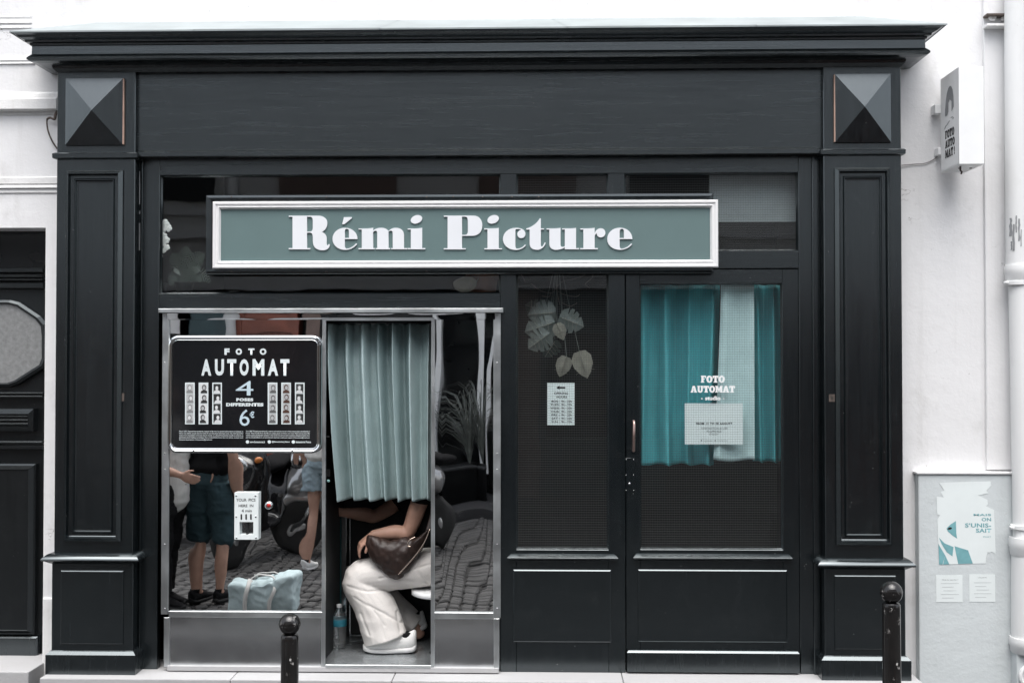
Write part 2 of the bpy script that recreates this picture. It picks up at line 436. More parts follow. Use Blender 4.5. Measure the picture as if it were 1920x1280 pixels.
# ------------------------------------------------------------------ the materials of the place
DK = (0.0024, 0.0038, 0.0046)
M = dict(
 wood=paint('dark_green_paint', DK, 'z', 0.23), woodh=paint('dark_green_paint_horizontal', DK, 'x', 0.25), woodw=paint('dark_green_paint_worn', (0.0028, 0.0042, 0.0050), 'z', 0.25, 0.6, 0.25),
 doorblk=paint('black_door_paint', (0.0045, 0.005, 0.0055), 'z', 0.30, 0.6, 0.15, 1.42),
 wall=plaster('white_plaster', (0.77, 0.77, 0.775), amt=0.9, bump=0.38), wallold=plaster('old_white_plaster', (0.76, 0.76, 0.755), (0.4, 0.38, 0.35), 1.0, 0.55),
 greyr=plaster('grey_render', (0.58, 0.62, 0.63), (0.44, 0.47, 0.48), 0.7, 0.45),
 zinc=plain('zinc_sheet', (0.26, 0.29, 0.295), 0.55, 0.0, 0.15, 3.0, 0.1),
 stone=plaster('pale_step_stone', (0.40, 0.40, 0.405), (0.35, 0.34, 0.33), 0.9, 0.5),
 pave=plaster('pavement_asphalt', (0.045, 0.045, 0.047), (0.03, 0.03, 0.03), 1.0, 0.6, 0.05),
 cobble=plain('cobble_granite', (0.070, 0.069, 0.069), 0.7, 0, 0.35, 9.0, 0.5, 90, 0.12), joint=plain('joint_dirt', (0.022, 0.021, 0.02), 0.95),
 alu=metal('dull_aluminium', (0.66, 0.69, 0.70), 0.42, 0.25), mirror=metal('polished_steel', (0.84, 0.85, 0.85), 0.012, 0.0, None, 0.2),
 brushed=metal('brushed_steel', (0.74, 0.76, 0.77), 0.17, 0.0, None, 0.5), chrome=metal('chrome', (0.75, 0.77, 0.78), 0.06, 0.0), floor=plain('worn_steel_floor', (0.30, 0.32, 0.33), 0.25, 0.55, 0.3, 8),
 black=plain('black_matt', (0.010, 0.011, 0.012), 0.6), blackg=plain('black_gloss', (0.010, 0.010, 0.011), 0.12), dark=plain('dark_interior', (0.020, 0.020, 0.021), 0.8), tealw=plain('teal_wall_paint', (0.012, 0.075, 0.085), 0.5),
 white=plain('white_paint', (0.80, 0.81, 0.81), 0.45, 0, 0.04), signw=plain('white_sign_frame', (0.78, 0.78, 0.78), 0.35, 0, 0.03), signt=plain('muted_teal_board', (0.105, 0.165, 0.165), 0.6, 0, 0.03),
 letter=plain('pale_letter_paint', (0.73, 0.75, 0.78), 0.6, 0, 0.02), paperw=plain('white_paper', (0.90, 0.93, 0.93), 0.8, 0, 0.02), paper=plain('pale_paper', (0.70, 0.75, 0.75), 0.8, 0, 0.04), ink=plain('black_ink', (0.012, 0.012, 0.013), 0.7), greyink=plain('grey_ink', (0.25, 0.26, 0.27), 0.7), tealink=plain('teal_ink', (0.16, 0.36, 0.39), 0.8, 0, 0.12, 20),
 paleink=plain('faint_ink', (0.52, 0.55, 0.56), 0.8), print=plain('printed_white', (0.66, 0.72, 0.73), 0.5), printb=plain('printed_pale_blue', (0.50, 0.62, 0.68), 0.5), board=plain('board_black_print', (0.010, 0.0105, 0.012), 0.10),
 glass=glass('window_glass', (0.94, 0.96, 0.96)), glassw=glass('wired_glass', (0.92, 0.95, 0.95)), wire=plain('glass_wire', (0.085, 0.092, 0.095), 0.5, 0.0, 0.1), frost=plain('frosted_glass', (0.22, 0.225, 0.225), 0.45, 0, 0.2, 40, 0.25, 140),
 linen=cloth('pale_blue_linen', (0.43, 0.54, 0.545), 380, 0.12, 0.35), teal=cloth('teal_cotton', (0.13, 0.52, 0.57), 420, 0.15, 0.3), tealrefl=cloth('pale_teal_reflection', (0.66, 0.82, 0.83), 420, 0.12, 0.3),
 cream=cloth('cream_cotton', (0.76, 0.73, 0.70), 500, 0.06, 0.25), blackc=cloth('black_jersey', (0.010, 0.010, 0.011), 400), shoe=cloth('white_knit', (0.75, 0.75, 0.74), 300, 0.04), sole=plain('white_rubber', (0.60, 0.60, 0.60), 0.5, 0, 0.05),
 skin=plain('skin', (0.46, 0.27, 0.20), 0.5, 0, 0.10, 14, 0.08, 200), hair=plain('dark_hair', (0.02, 0.014, 0.01), 0.5), leather=plain('brown_leather', (0.024, 0.013, 0.010), 0.5, 0, 0.45, 12, 0.4, 45), zip=metal('brass_zip', (0.75, 0.6, 0.5), 0.25, 0.0),
 fern=plain('dark_fern', (0.06, 0.08, 0.065), 0.5), leaf=plain('grey_green_leaf', (0.17, 0.185, 0.17), 0.3, 0, 0.3, 9), leafd=plain('dry_leaf', (0.33, 0.30, 0.25), 0.6, 0, 0.3, 12), twig=plain('dry_twig', (0.24, 0.19, 0.17), 0.8), petal=plain('white_petal', (0.88, 0.87, 0.84), 0.6, 0, 0.06),
 terra=plain('terracotta', (0.38, 0.17, 0.11), 0.8, 0, 0.2, 8, 0.3), copper=metal('rosy_copper', (0.62, 0.44, 0.40), 0.32, 0.0), rawwood=plain('bare_wood_edge', (0.50, 0.33, 0.26), 0.7, 0, 0.15, 20),
 pipe=plaster('white_pipe_paint', (0.74, 0.75, 0.75), (0.45, 0.44, 0.43), 0.5, 0.12), bollard=None, denim=cloth('dark_teal_denim', (0.040, 0.070, 0.082), 600, 0.35), denimp=cloth('pale_denim', (0.34, 0.43, 0.48), 600, 0.2), knit=cloth('white_open_knit', (0.66, 0.65, 0.63), 90, 0.12), canvas=cloth('pale_blue_canvas', (0.48, 0.58, 0.60), 500, 0.1, 0.35),
 facade=plaster('pale_limestone', (0.72, 0.71, 0.70), (0.40, 0.39, 0.38), 0.5, 0.3), rust=plain('rust_red_paint', (0.22, 0.065, 0.04), 0.4, 0, 0.3, 3), oppteal=plain('dark_teal_shop_paint', (0.015, 0.05, 0.06), 0.35), shutter=plain('brown_shutter', (0.20, 0.14, 0.12), 0.6), winglass=plain('dark_pane', (0.008, 0.009, 0.010), 0.08, spec=0.3), boardrefl=plain('pale_grey_reflection', (0.34, 0.36, 0.365), 0.8),
 rubber=plain('tyre_rubber', (0.012, 0.012, 0.012), 0.7), bikeb=plain('black_bike_lacquer', (0.010, 0.010, 0.011), 0.08), bikes=plain('silver_bike_lacquer', (0.45, 0.45, 0.45), 0.15, 0.6), red=plain('red_enamel', (0.35, 0.015, 0.012), 0.2), amber=plain('amber_lens', (0.6, 0.2, 0.05), 0.2), green=plain('lamp_glow', (0.5, 0.9, 0.85), 0.3),
 bottle=None, labelb=plain('blue_label_print', (0.03, 0.20, 0.27), 0.4, 0, 0.3, 40), cable=plain('grey_cable', (0.22, 0.21, 0.21), 0.6), rustm=plain('rusty_iron', (0.09, 0.07, 0.06), 0.8, 0, 0.4, 30, 0.4), granite=plain('kerb_granite', (0.12, 0.12, 0.125), 0.7, 0, 0.15, 14, 0.3))
def _bollard():
    n = N('bollard_lacquer')
    a = n.math('MULTIPLY', n.ramp(n.noise(26, 6, 0.8), [(0.60, 0), (0.625, 1)]), n.ramp(n.noise(7.5, 2), [(0.5, 0), (0.58, 1)]))
    a = n.math('MULTIPLY', a, n.ramp(n.noise(3.0, 1, 0.5, n.map((0.5, 0.5, 1.6))), [(0.42, 0.15), (0.6, 1.0)]))
    base = n.mix(n.math('MULTIPLY', n.ramp(n.noise(9, 4), [(0.45, 0), (0.6, 1)]), 0.5), (0.010, 0.0098, 0.0098), (0.018, 0.0165, 0.016))
    n.col(n.mix(a, base, (0.62, 0.60, 0.58))).rough(n.math('ADD', n.math('MULTIPLY', a, 0.5), n.ramp(n.noise(12, 5), [(0.35, 0.08), (0.7, 0.2)])))
    n.bump(n.noise(30, 4), 0.06, 0.004); return n.m
M['bollard'] = _bollard()
def _bottle():
    n = N('clear_bottle_plastic'); n.col((0.97, 0.99, 1.0)).rough(0.04).set(Transmission_Weight=0.92, IOR=1.33); return n.m
M['bottle'] = _bottle()

# ------------------------------------------------------------------ ground
ZP, ZS = -0.10, -0.20             # pavement and street levels, the shop step is z = 0
YW = 0.18                          # plane of the white wall
KERB = -1.30
pav = MB().box(-12, 12, KERB + 0.14, 4.0, ZP - 0.3, ZP - 0.006).build('pavement', M['joint']); tag(pav, kind='structure')
for i in range(-9, 10):            # stone slabs laid in two courses
    for j, (ya, yb) in enumerate(((KERB + 0.15, -0.52), (-0.512, 0.3))):
        x = i * 0.9 + (0.4 if j else 0)
        MB().box(x, x + 0.892, ya, yb, ZP - 0.08, ZP + random.uniform(-0.002, 0.002)).build('paving_slab', M['pave'], pav)
kb = MB().box(-12, -11, KERB, KERB + 0.145, ZS - 0.2, ZP + 0.002).build('kerb', M['granite']); tag(kb, kind='structure')
for i in range(-10, 11): MB().box(i * 1.05, i * 1.05 + 1.042, KERB, KERB + 0.145, ZS - 0.2, ZP + 0.003, 0).build('kerb_stone', M['granite'], kb, bevel=0.01)
YO = -8.6                          # plane of the houses across the street
st = MB().box(-30, 30, -7.2, KERB, ZS - 0.3, ZS - 0.02).build('street', M['joint']); tag(st, kind='structure')
cob = MB()                         # cobbles laid in segmental arcs
W, SP = 1.44, 0.105
for c in range(-5, 4):
    for k in range(-8, 60):
        y0 = -7.2 + k * SP
        nst = 14
        for q in range(nst):
            s = (q + 0.5) / nst - 0.5; x = (c + 0.5 + s) * W
            R = W * 0.72; y = y0 + R - sqrt(R * R - (s * W) ** 2)
            if y < -7.15 or y > KERB - 0.06: continue
            ang = math.asin(s * W / R) + random.uniform(-.06, .06); h = ZS + random.uniform(-0.008, 0.006); a, b = 0.045 + random.uniform(-.003, .004), 0.045 + random.uniform(-.004, .004)
            vs = []
            for (lv, kk) in ((-0.04, 1.0), (-0.010, 0.98), (0.0, 0.78)):
                for (sx, sy) in ((-1, -1), (1, -1), (1, 1), (-1, 1)):
                    X, Y = sx * a * kk, sy * b * kk
                    vs.append((x + X * cos(ang) - Y * sin(ang), y + X * sin(ang) + Y * cos(ang), h + lv))
            fs = [(8, 9, 10, 11)]
            for lv in (0, 1):
                for j in range(4): fs.append((lv * 4 + j, lv * 4 + (j + 1) % 4, lv * 4 + 4 + (j + 1) % 4, lv * 4 + 4 + j))
            cob.add(vs, fs)
cb = cob.build('cobbles', M['cobble'], st); tag(cb, kind='stuff')
op = MB().box(-30, 30, YO - 0.5, -7.2, ZS - 0.3, ZS + 0.10).build('opposite_pavement', M['pave']); tag(op, kind='structure')
# the shop's own step
xs0, xs1 = at(74, 1268, -0.10).x, at(1736, 1276, -0.10).x
step = MB().box(xs0, xs0 + 0.01, -0.09, 0.1, ZP - 0.1, -0.01).build('doorstep', M['joint']); tag(step, kind='structure')
cuts = [xs0, at(432, 1270, -.1).x, at(735, 1270, -.1).x, at(1170, 1270, -.1).x, xs1]
for a, b in zip(cuts[:-1], cuts[1:]): MB().box(a, b - 0.003, -0.10, 0.30, ZP - 0.1, 0.0).build('step_stone', M['stone'], step, bevel=0.006)

# ------------------------------------------------------------------ white house
house = thing('building', 'white plastered house wall around the dark shop front', 'building', (0, YW, ZP))
ox0, ox1, oz1 = at(240, 600, YW).x, at(1552, 600, YW).x, at(900, 285, YW).z       # opening for the shop
dx0, dx1, dz1 = at(-190, 800, YW).x, at(83, 800, YW).x, at(40, 427, YW).z          # house door opening
dz0 = at(40, 1240, YW).z
mb = MB()
mb.box(-9, 9, YW, YW + 0.35, oz1, 8.0).box(-9, dx0, YW, YW + 0.35, ZP - .1, oz1).box(dx0, dx1, YW, YW + 0.35, dz1, oz1).box(dx1, ox0, YW, YW + 0.35, ZP - .1, oz1).box(ox1, 9, YW, YW + 0.35, ZP - .1, oz1)
mb.build('wall', M['wall'], house)
MB().box(at(1846, 640, YW).x, 4.0, YW - 0.022, YW + 0.02, at(1880, 880, YW).z, 8.0).build('wall_strip', M['wall'], house, bevel=0.006)
def course(prow, x1px, name='string_course', m='wallold'):
    """horizontal plaster moulding left of the shop: prow = [(row, out)] from top to bottom"""
    x0, x1 = -6.0, at(x1px, prow[0][0], YW).x; vs = []; n = len(prow)
    for (row, o) in prow:
        z = at(50, row, YW - o).z; vs += [(x0, YW - o, z), (x1, YW - o, z)]
    fs = [(2 * k, 2 * k + 1, 2 * k + 3, 2 * k + 2) for k in range(n - 1)]
    vs += [(x1, YW + 0.05, vs[0][2]), (x1, YW + 0.05, vs[2 * n - 1][2])]
    fs.append(tuple([2 * k + 1 for k in range(n)][::-1] + [2 * n, 2 * n + 1]))
    return MB().add(vs, fs).build(name, M[m], house, fix=True)
course([(172, -.005), (176, .018), (183, .03), (186, .042), (204, .044), (207, .034), (209, .012), (215, .008), (218, -.005)], 112)
course([(330, -.005), (333, .008), (344, .009), (346, -.003), (349, .016), (352, .018), (353, .006), (361, .008), (366, -.005)], 112)
course([(104, -.005), (107, .006), (113, .008), (116, .002), (119, .010), (122, -.005)], 66)
course([(28, -.005), (31, .006), (36, .003), (43, .008), (46, -.002), (52, .008), (58, -.005)], 60)
# plaster reveal of the house door and its base stone
MB().box(dx1 + 0.002, at(104, 1180, YW).x, YW - 0.012, YW + 0.02, ZP, at(90, 1120, YW).z).build('base_stone', M['wallold'], house, bevel=0.008)
MB().box(dx0 - .2, at(72, 1250, .1).x, YW - 0.20, YW + 0.5, ZP - 0.05, dz0).build('threshold', M['stone'], house, bevel=0.006)

# ------------------------------------------------------------------ house door on the left
YD0 = 0.34
hd = thing('house_door', 'black panelled house door with frosted octagonal window, cut off by left edge', 'door', (at(-54, 1240, YD0).x, YD0, dz0))
def hr(a, b, c, d, y=YD0): return rc(a, b, c, d, y)
L0, L1 = -178, 84
x0, x1, z0, z1 = hr(L0 - 8, 415, L1 + 8, 1246); MB().box(x0, x1, YD0 + 0.02, YD0 + 0.07, z0, z1).build('door_leaf', M['doorblk'], hd)
x0, x1, z0, z1 = hr(L0, 440, L1, 503); MB().box(x0, x1, YD0 + 0.004, YD0 + 0.019, z0, z1).build('fanlight', M['winglass'], hd)
for (a, b, o) in ((503, 512, .03), (516, 521, .045), (523, 527, .04), (530, 541, .028), (735, 739, .03), (741, 745, .035), (826, 831, .035), (833, 841, .03)):
    x0, x1, z0, z1 = hr(L0, a, L1, b); MB().box(x0, x1, YD0 - o, YD0 + 0.02, z0, z1, 0.004).build('moulding', M['doorblk'], hd)
oct_ = [(-128, 569), (14, 569), (30, 573), (66, 597), (77, 610), (79, 630), (79, 672), (74, 684), (28, 713), (14, 718), (-122, 718), (-136, 713), (-182, 684), (-187, 672), (-187, 630), (-185, 610), (-174, 597), (-138, 573)]
MB().slab([at(a, b, YD0 - 0.002) for a, b in oct_], 0.02).build('window_pane', M['frost'], hd)
k = MB(); ctr = (-54, 645)
for i in range(len(oct_)):
    a, b = oct_[i], oct_[(i + 1) % len(oct_)]
    def o_(p, s, o): return at(ctr[0] + (p[0] - ctr[0]) * s, ctr[1] + (p[1] - ctr[1]) * s, YD0 - o)
    pr = [(1.10, -0.01), (1.085, .012), (1.03, .02), (0.995, .008), (0.99, -.005)]
    for (s1, q1), (s2, q2) in zip(pr[:-1], pr[1:]): k.add([o_(a, s1, q1), o_(b, s1, q1), o_(b, s2, q2), o_(a, s2, q2)], [(0, 3, 2, 1)])
k.build('window_frame', M['doorblk'], hd, fix=True)
x0, x1, z0, z1 = hr(L0 + 8, 765, 68, 808); MB().ring(x0, x1, z0, z1, YD0 + .02, [(0, 0), (0.003, .05), (.03, .058), (.032, .04)]).build('louvre_block', M['doorblk'], hd)
for i in range(5):
    r = 771 + i * 7; x0, x1, z0, z1 = hr(L0 + 18, r, 58, r + 4); MB().box(x0, x1, YD0 - 0.036, YD0 - 0.015, z0, z1, 0.004).build('louvre_slat', M['doorblk'], hd)
x0, x1, z0, z1 = hr(L0 + 6, 868, 68, 1188); MB().ring(x0, x1, z0, z1, YD0 + .02, [(0, 0), (0.002, .03), (.012, .034), (.03, .06), (.034, .052)]).build('panel', M['doorblk'], hd)
x0, x1, z0, z1 = hr(L0, 1190, L1 - 10, 1238); MB().box(x0, x1, YD0 - 0.03, YD0 + 0.02, z0, z1, 0.008).build('kick_rail', M['woodw'], hd)

# ------------------------------------------------------------------ the shop front joinery
shop = thing('shopfront', 'dark green wooden shop front with panelled pilasters and deep cornice', 'shop front', (-0.35, 0.1, 0.0))
def pilaster(xl, xr, dxo, rows, left):
    """xl,xr outer pixels of the shaft; rows: block top, pyramid, band, frame, cap, panel, plinth rows"""
    (bt, p0, p1, b0, b1, f0, f1, c0, c1, q0, q1, l0, l1) = rows
    my = (b1 + c0) / 2; X0, X1 = at(xl, my, 0).x, at(xr, my, 0).x
    Z = lambda r, Y=0.0: at((xl + xr) / 2, r, Y).z
    pl = MB().box(X0, X1, 0.0, YW + .05, Z(b1), Z(bt), 0.003).box(X0, X1, 0.0, YW + .05, Z(c0), Z(b1) - .0005, 0.003).build('pilaster', M['wood'], shop)
    ix = 0.051
    px0, px1 = X0 + ix + (0.0 if left else 0.006), X1 - ix - (0.010 if left else 0.006)
    z0, z1 = Z(p1), Z(p0); h = (px1 - px0) / 2; zc = (z0 + z1) / 2; xc = (px0 + px1) / 2
    py = MB(); base = [(px0, 0.001, z0), (px1, 0.001, z0), (px1, 0.001, z1), (px0, 0.001, z1)]; top = [(a, -0.014, c) for a, b, c in base]
    py.add(base + top + [(xc, -0.052, zc)], [(0, 1, 5, 4), (1, 2, 6, 5), (2, 3, 7, 6), (3, 0, 4, 7), (4, 5, 8), (5, 6, 8), (6, 7, 8), (7, 4, 8)])
    py.build('pyramid_block', M['wood'], pl)
    e = px1 if left else px0
    MB().box(e - 0.0025, e + 0.0025, -0.0146, 0.0, z0 + .004, z1 - .004).build('bare_edge', M['rawwood'], pl)
    MB().wrap(X0, X1, 0.0, YW, [(0.0, Z(b1) - .004), (.012, Z(b1)), (.018, Z(b1) + .004), (.019, Z(b0) - .006), (.015, Z(b0) - .003), (.012, Z(b0)), (0.0, Z(b0) + .004)]).build('band', M['woodh'], pl)
    fx0, fx1 = X0 + 0.055, X1 - 0.062
    MB().ring(fx0, fx1, Z(f1), Z(f0), 0.0, [(0, 0.0005), (.001, .010), (.018, .030), (.021, .030), (.027, .008), (.030, .006), (.044, .006), (.050, .014), (.053, .014), (.058, .002), (.066, .0012)], False).build('panel_moulding', M['wood'], pl)
    X0b, X1b = X0 - 0.008, X1 + 0.006
    MB().wrap(X0b, X1b, -0.008, YW, [(0.0, Z(c1) - .012), (.010, Z(c1) - .006), (.026, Z(c1) + .004), (.040, Z(c0) - .026), (.044, Z(c0) - .020), (.042, Z(c0) - .014), (.020, Z(c0) + .006), (0.0, Z(c0) + .012)]).build('cap', M['woodh'], pl, auto=40)
    MB().box(X0b, X1b, -0.008, YW + .04, Z(l0) - .01, Z(c1), 0.004).build('pedestal', M['wood'], pl)
    MB().ring(X0b + .05, X1b - .05, Z(q1), Z(q0), -0.008, [(0, .0006), (.001, .005), (.006, .008)]).build('raised_panel', M['wood'], pl)
    MB().wrap(X0b, X1b, -0.008, YW, [(.022, 0.0), (.022, Z(l0) - .008), (.006, Z(l0) + .008), (0.0, Z(l0) + .012)]).build('plinth', M['woodw'], pl)
    return X0, X1
PX0, PX1 = pilaster(104, 251, 0, (126, 148, 273, 287, 298, 320, 1014, 1040, 1052, 1068, 1206, 1222, 1263), True)
PX2, PX3 = pilaster(1546, 1692, 0, (118, 140, 268, 280, 291, 315, 1021, 1050, 1062, 1077, 1216, 1232, 1275), False)
# entablature board and band
x0, x1, z0, z1 = rc(250, 118, 1548, 286, 0.03)
x0, x1 = PX1, PX2
eb = MB().box(x0 + .0005, x1 - .0005, 0.03, 0.17, z0, z1).build('frieze_board', M['woodh'], shop)
zb = at(900, 292.5, .03).z
MB().add([], []).box(x0 + .012, x1 - .012, 0.012, 0.10, zb, zb + .03, .004).box(x0 + .012, x1 - .012, 0.02, .10, zb + .0305, zb + .038, .004).build('band', M['woodh'], shop)
# cornice: (overhang, row) measured along the left end
zr = lambda row, o: at(62, row, -o).z
prof = [(0.0, zr(137, 0)), (.018, zr(129, .018)), (.022, zr(124, .022)), (.075, zr(119, .075)), (.106, zr(114.5, .106)), (.117, zr(111, .117)), (.118, zr(108.5, .118)), (.114, zr(106.6, .114)), (.098, zr(102.4, .098)), (.097, zr(87, .097)), (.104, zr(85.5, .104)), (.106, zr(82, .106)), (.122, zr(79, .122)), (.124, zr(75.5, .124)), (.145, zr(70, .145)), (.158, zr(65, .158)), (.172, zr(61.5, .172)), (.176, zr(59, .176))]
MB().wrap(PX0, PX3, 0.0, YW, prof).build('cornice', M['woodh'], shop)
zt = prof[-1][1] + .0015; zk = at(900, 37, YW).z; o = .180
fl = [(PX0 - o, YW, zt), (PX0 - o, -o, zt), (PX3 + o, -o, zt), (PX3 + o, YW, zt)]; dn = [(a, b, c - .008) for a, b, c in fl]
rid = [(PX0 - .02 + .16, YW - .0, zk), (PX3 - .16, YW, zk)]
n_sheets = 5; xx = [PX0 - o + (PX3 - PX0 + 2 * o) * i / n_sheets for i in range(n_sheets + 1)]; rr = [rid[0][0] + (rid[1][0] - rid[0][0]) * i / n_sheets for i in range(n_sheets + 1)]
for e_ in (fl[:2] + dn[:2] + [rid[0]], fl[2:] + dn[2:] + [rid[1]]): MB().add(e_, [(0, 1, 3, 2), (0, 4, 1)]).build('flashing_end', M['zinc'], shop, fix=True)
for i in range(n_sheets):
    dz = 0.0015 * (i % 2)
    MB().add([(xx[i], -o, zt - .008), (xx[i + 1] + .004, -o, zt - .008), (xx[i + 1] + .004, -o, zt + dz), (xx[i], -o, zt + dz), (rr[i], YW, zk + dz), (rr[i + 1] + .004, YW, zk + dz)], [(0, 1, 2, 3), (3, 2, 5, 4)]).build('flashing_sheet', M['zinc'], shop)
for (a, b) in ((258, 34), (1582, 32), (1640, 32)):      # lapped seams in the zinc
    pass
# frame members, panes
YF, YG = 0.085, 0.115
def member(a, b, c, d, name='rail', y=YF, y2=0.135, m='wood', ch=.002, parent=None):
    x0, x1, z0, z1 = rc(a, b, c, d, y); return MB().box(x0, x1, y, y2, z0, z1, ch).build(name, M[m], parent or shop)
jx = at(297, 800, YF).x; zH = at(900, 326, YF).z; zHt = at(900, 270, YF).z
def memb(x0, x1, z0, z1, name, m='wood', y=YF, y2=.135, ch=.002): return MB().box(x0, x1, y, y2, z0, z1, ch).build(name, M[m], shop)
mA0, mA1 = at(938, 800, YF).x, at(968, 800, YF).x; mB0, mB1 = at(1141, 800, YF).x, at(1172, 800, YF).x; jr = at(1499, 800, YF).x
memb(PX1, jx, 0.0, zHt, 'jamb'); memb(jr, PX2, 0.0, zHt, 'jamb')
memb(PX1 + .012, at(266, 800, YF).x, 0.0, zHt, 'jamb_bead', y=YF - .014, y2=YF - .0005)
memb(at(1524, 800, YF).x, PX2 - .012, 0.0, zHt, 'jamb_bead', y=YF - .014, y2=YF - .0005)
memb(jx, jr, zH, zHt, 'head_rail', 'woodh')
memb(mA0, mA1, 0.0, zH, 'mullion'); memb(mB0, mB1, 0.0, zH, 'mullion')
zl1, zl0 = at(600, 550, YF).z, at(600, 584, YF).z
memb(jx, mA0, zl0, zl1, 'transom_rail', 'woodh')
zm1, zm0 = at(1050, 408, YF).z, at(1050, 470, YF).z
memb(mA1, mB0, zm0, zm1, 'transom_rail', 'woodh'); zd1, zd0 = at(1330, 470, YF).z, at(1330, 503, YF).z
memb(mB1, jr, zd0, zd1, 'transom_rail', 'woodh')
zp1 = at(1050, 1030, YF).z
memb(mA1, mB0, 0.0, zp1, 'apron'); 
def sill(xa, xb, row, y, parent, zc):
    z = at(zc, row, y).z
    pr = [(0.0, z - .040), (.006, z - .034), (.026, z - .030), (.031, z - .024), (.031, z - .020), (.011, z - .001), (.002, z)]
    return MB().wrap(xa, xb, y, y + .02, pr).build('sill', M['woodh'], parent, auto=40)
sill(at(962, 1040, YF).x, at(1148, 1040, YF).x, 1037, YF, shop, 1050)
x0, x1, z0, z1 = rc(962, 1067, 1146, 1203, YF); MB().ring(x0, x1, z0, z1, YF, [(0, .0006), (.001, .005), (.007, .009)]).build('raised_panel', M['wood'], shop)
def pane(x0, x1, z0, z1, m, parent, wired=True, y=YG):
    g = MB().box(x0, x1, y, y + .006, z0, z1).build('glass_pane', M[m], parent)
    # glazing beads
    MB().ring(x0, x1, z0, z1, y, [(0, .012), (.008, .002)], False).build('glazing_bead', M['wood'], parent)
    if wired:
        k = MB(); s = 0.01315
        nx = int((x1 - x0) / s); nz = int((z1 - z0) / s); ox = (x1 - x0 - nx * s) / 2; oz = (z1 - z0 - nz * s) / 2
        for i in range(nz + 1):
            z = z0 + oz + i * s; k.add([(x0, y - .0012, z - .0006), (x1, y - .0012, z - .0006), (x1, y - .0022, z), (x0, y - .0022, z), (x1, y - .0012, z + .0006), (x0, y - .0012, z + .0006)], [(0, 1, 2, 3), (3, 2, 4, 5)])
        for i in range(nx + 1):
            x = x0 + ox + i * s; k.add([(x - .00035, y - .0010, z0), (x + .00035, y - .0010, z0), (x + .00035, y - .0010, z1), (x - .00035, y - .0010, z1)], [(0, 1, 2, 3)])
        w_ = k.build('wire_grid', M['wire'], parent); tag(w_, kind='stuff')
    return g
pane(jx, mA0, zl1, zH, 'glass', shop, False)
pane(mA1, mB0, zm1, zH, 'glassw', shop); pane(mA1, mB0, zp1, zm0, 'glassw', shop); pane(mB1, jr, zd1, zH, 'glassw', shop)
for (xa, xb, za, zb_) in ((at(222, 744, 0).x, at(233, 744, 0).x, at(228, 752, 0).z, at(228, 737, 0).z), (at(1554, 746, 0).x, at(1565, 746, 0).x, at(1560, 753, 0).z, at(1560, 739, 0).z)):
    kp = MB().box(xa, xb, -.003, .001, za, zb_, .001).build('keyhole_plate', M['rustm'], shop)
    MB().box((xa + xb) / 2 - .003, (xa + xb) / 2 + .003, -.0045, -.0031, za + .012, zb_ - .012).build('keyhole', M['black'], kp)

for (r0_, r1_) in ((322, 384), (396, 402), (419, 470)):      # bare slivers where the paint has gone
    x_ = at(262.3, r0_, YF - .014).x; MB().box(x_ - .0014, x_ + .0014, YF - .0155, YF - .0142, at(262, r1_, YF).z, at(262, r0_, YF).z).build('paint_chip', M['greyink'], shop)
# ------------------------------------------------------------------ shop door
YD = 0.095
door = thing('shop_door', 'dark green shop door with tall wired glass pane and copper pull', 'door', (at(1335, 1258, YD).x, YD, 0.004))
d0, d1 = at(1173.5, 800, YD).x, at(1498, 800, YD).x; dtop = zd0 - .004
g0, g1 = at(1200, 800, YD).x, at(1468, 800, YD).x; gz1, gz0 = at(1330, 531, YD).z, at(1330, 1030, YD).z
MB().box(d0, g0, YD, .14, .006, dtop, .002).build('stile', M['wood'], door); MB().box(g1, d1, YD, .14, .006, dtop, .002).build('stile', M['wood'], door)
MB().box(g0, g1, YD, .14, gz1, dtop, .002).build('top_rail', M['woodh'], door); MB().box(g0, g1, YD, .14, .006, gz0, .002).build('lower_panel', M['wood'], door)
pane(g0, g1, gz0, gz1, 'glassw', door, True, YG + .004)
sill(at(1197, 1040, YD).x, at(1474, 1040, YD).x, 1037, YD, door, 1335)
x0, x1, z0, z1 = rc(1196, 1067, 1476, 1203, YD); MB().ring(x0, x1, z0, z1, YD, [(0, .0006), (.001, .005), (.007, .009)]).build('raised_panel', M['wood'], door)
x0, x1, z0, z1 = rc(1175, 1217, 1497, 1259, YD); MB().wrap(x0, x1, YD - .03, YD, [(0, .010), (0, z1 - .012), (-.008, z1 - .002), (-.02, z1)]).build('weather_board', M['woodw'], door)
hx = at(1188, 800, YD).x; hz0, hz1 = at(1188, 846, YD).z, at(1188, 787, YD).z
h = MB().tube([(hx, YD, hz1 - .006), (hx, YD - .03, hz1 - .008), (hx, YD - .036, hz1 - .02), (hx - .002, YD - .036, hz0 + .02), (hx - .002, YD - .03, hz0 + .006), (hx - .002, YD, hz0 + .004)], .0075, 10).build('pull_handle', M['copper'], door, True)
MB().box(hx - .009, hx + .009, YD - .004, YD + .001, hz1 - .014, hz1 + .006, .001).build('handle_plate', M['chrome'], h)
x0, x1, z0, z1 = rc(1173, 858, 1190, 922, YD); lk = MB().box(x0, x1, YD - .003, YD + .001, z0, z1, .001).build('lock_plate', M['wood'], door)
for (a, b) in ((1174, 861), (1188, 861), (1174, 890), (1188, 890), (1174, 919), (1188, 919)):
    MB().ball(at(a, b, YD - .004), .0028, 8).build('screw', M['chrome'], lk, True)
MB().lathe(at(1180, 906, YD - .004), [(.007, 0), (.007, .008), (.005, .012), (.002, .013)], 14, 'y').build('lock_cylinder', M['chrome'], lk, True)
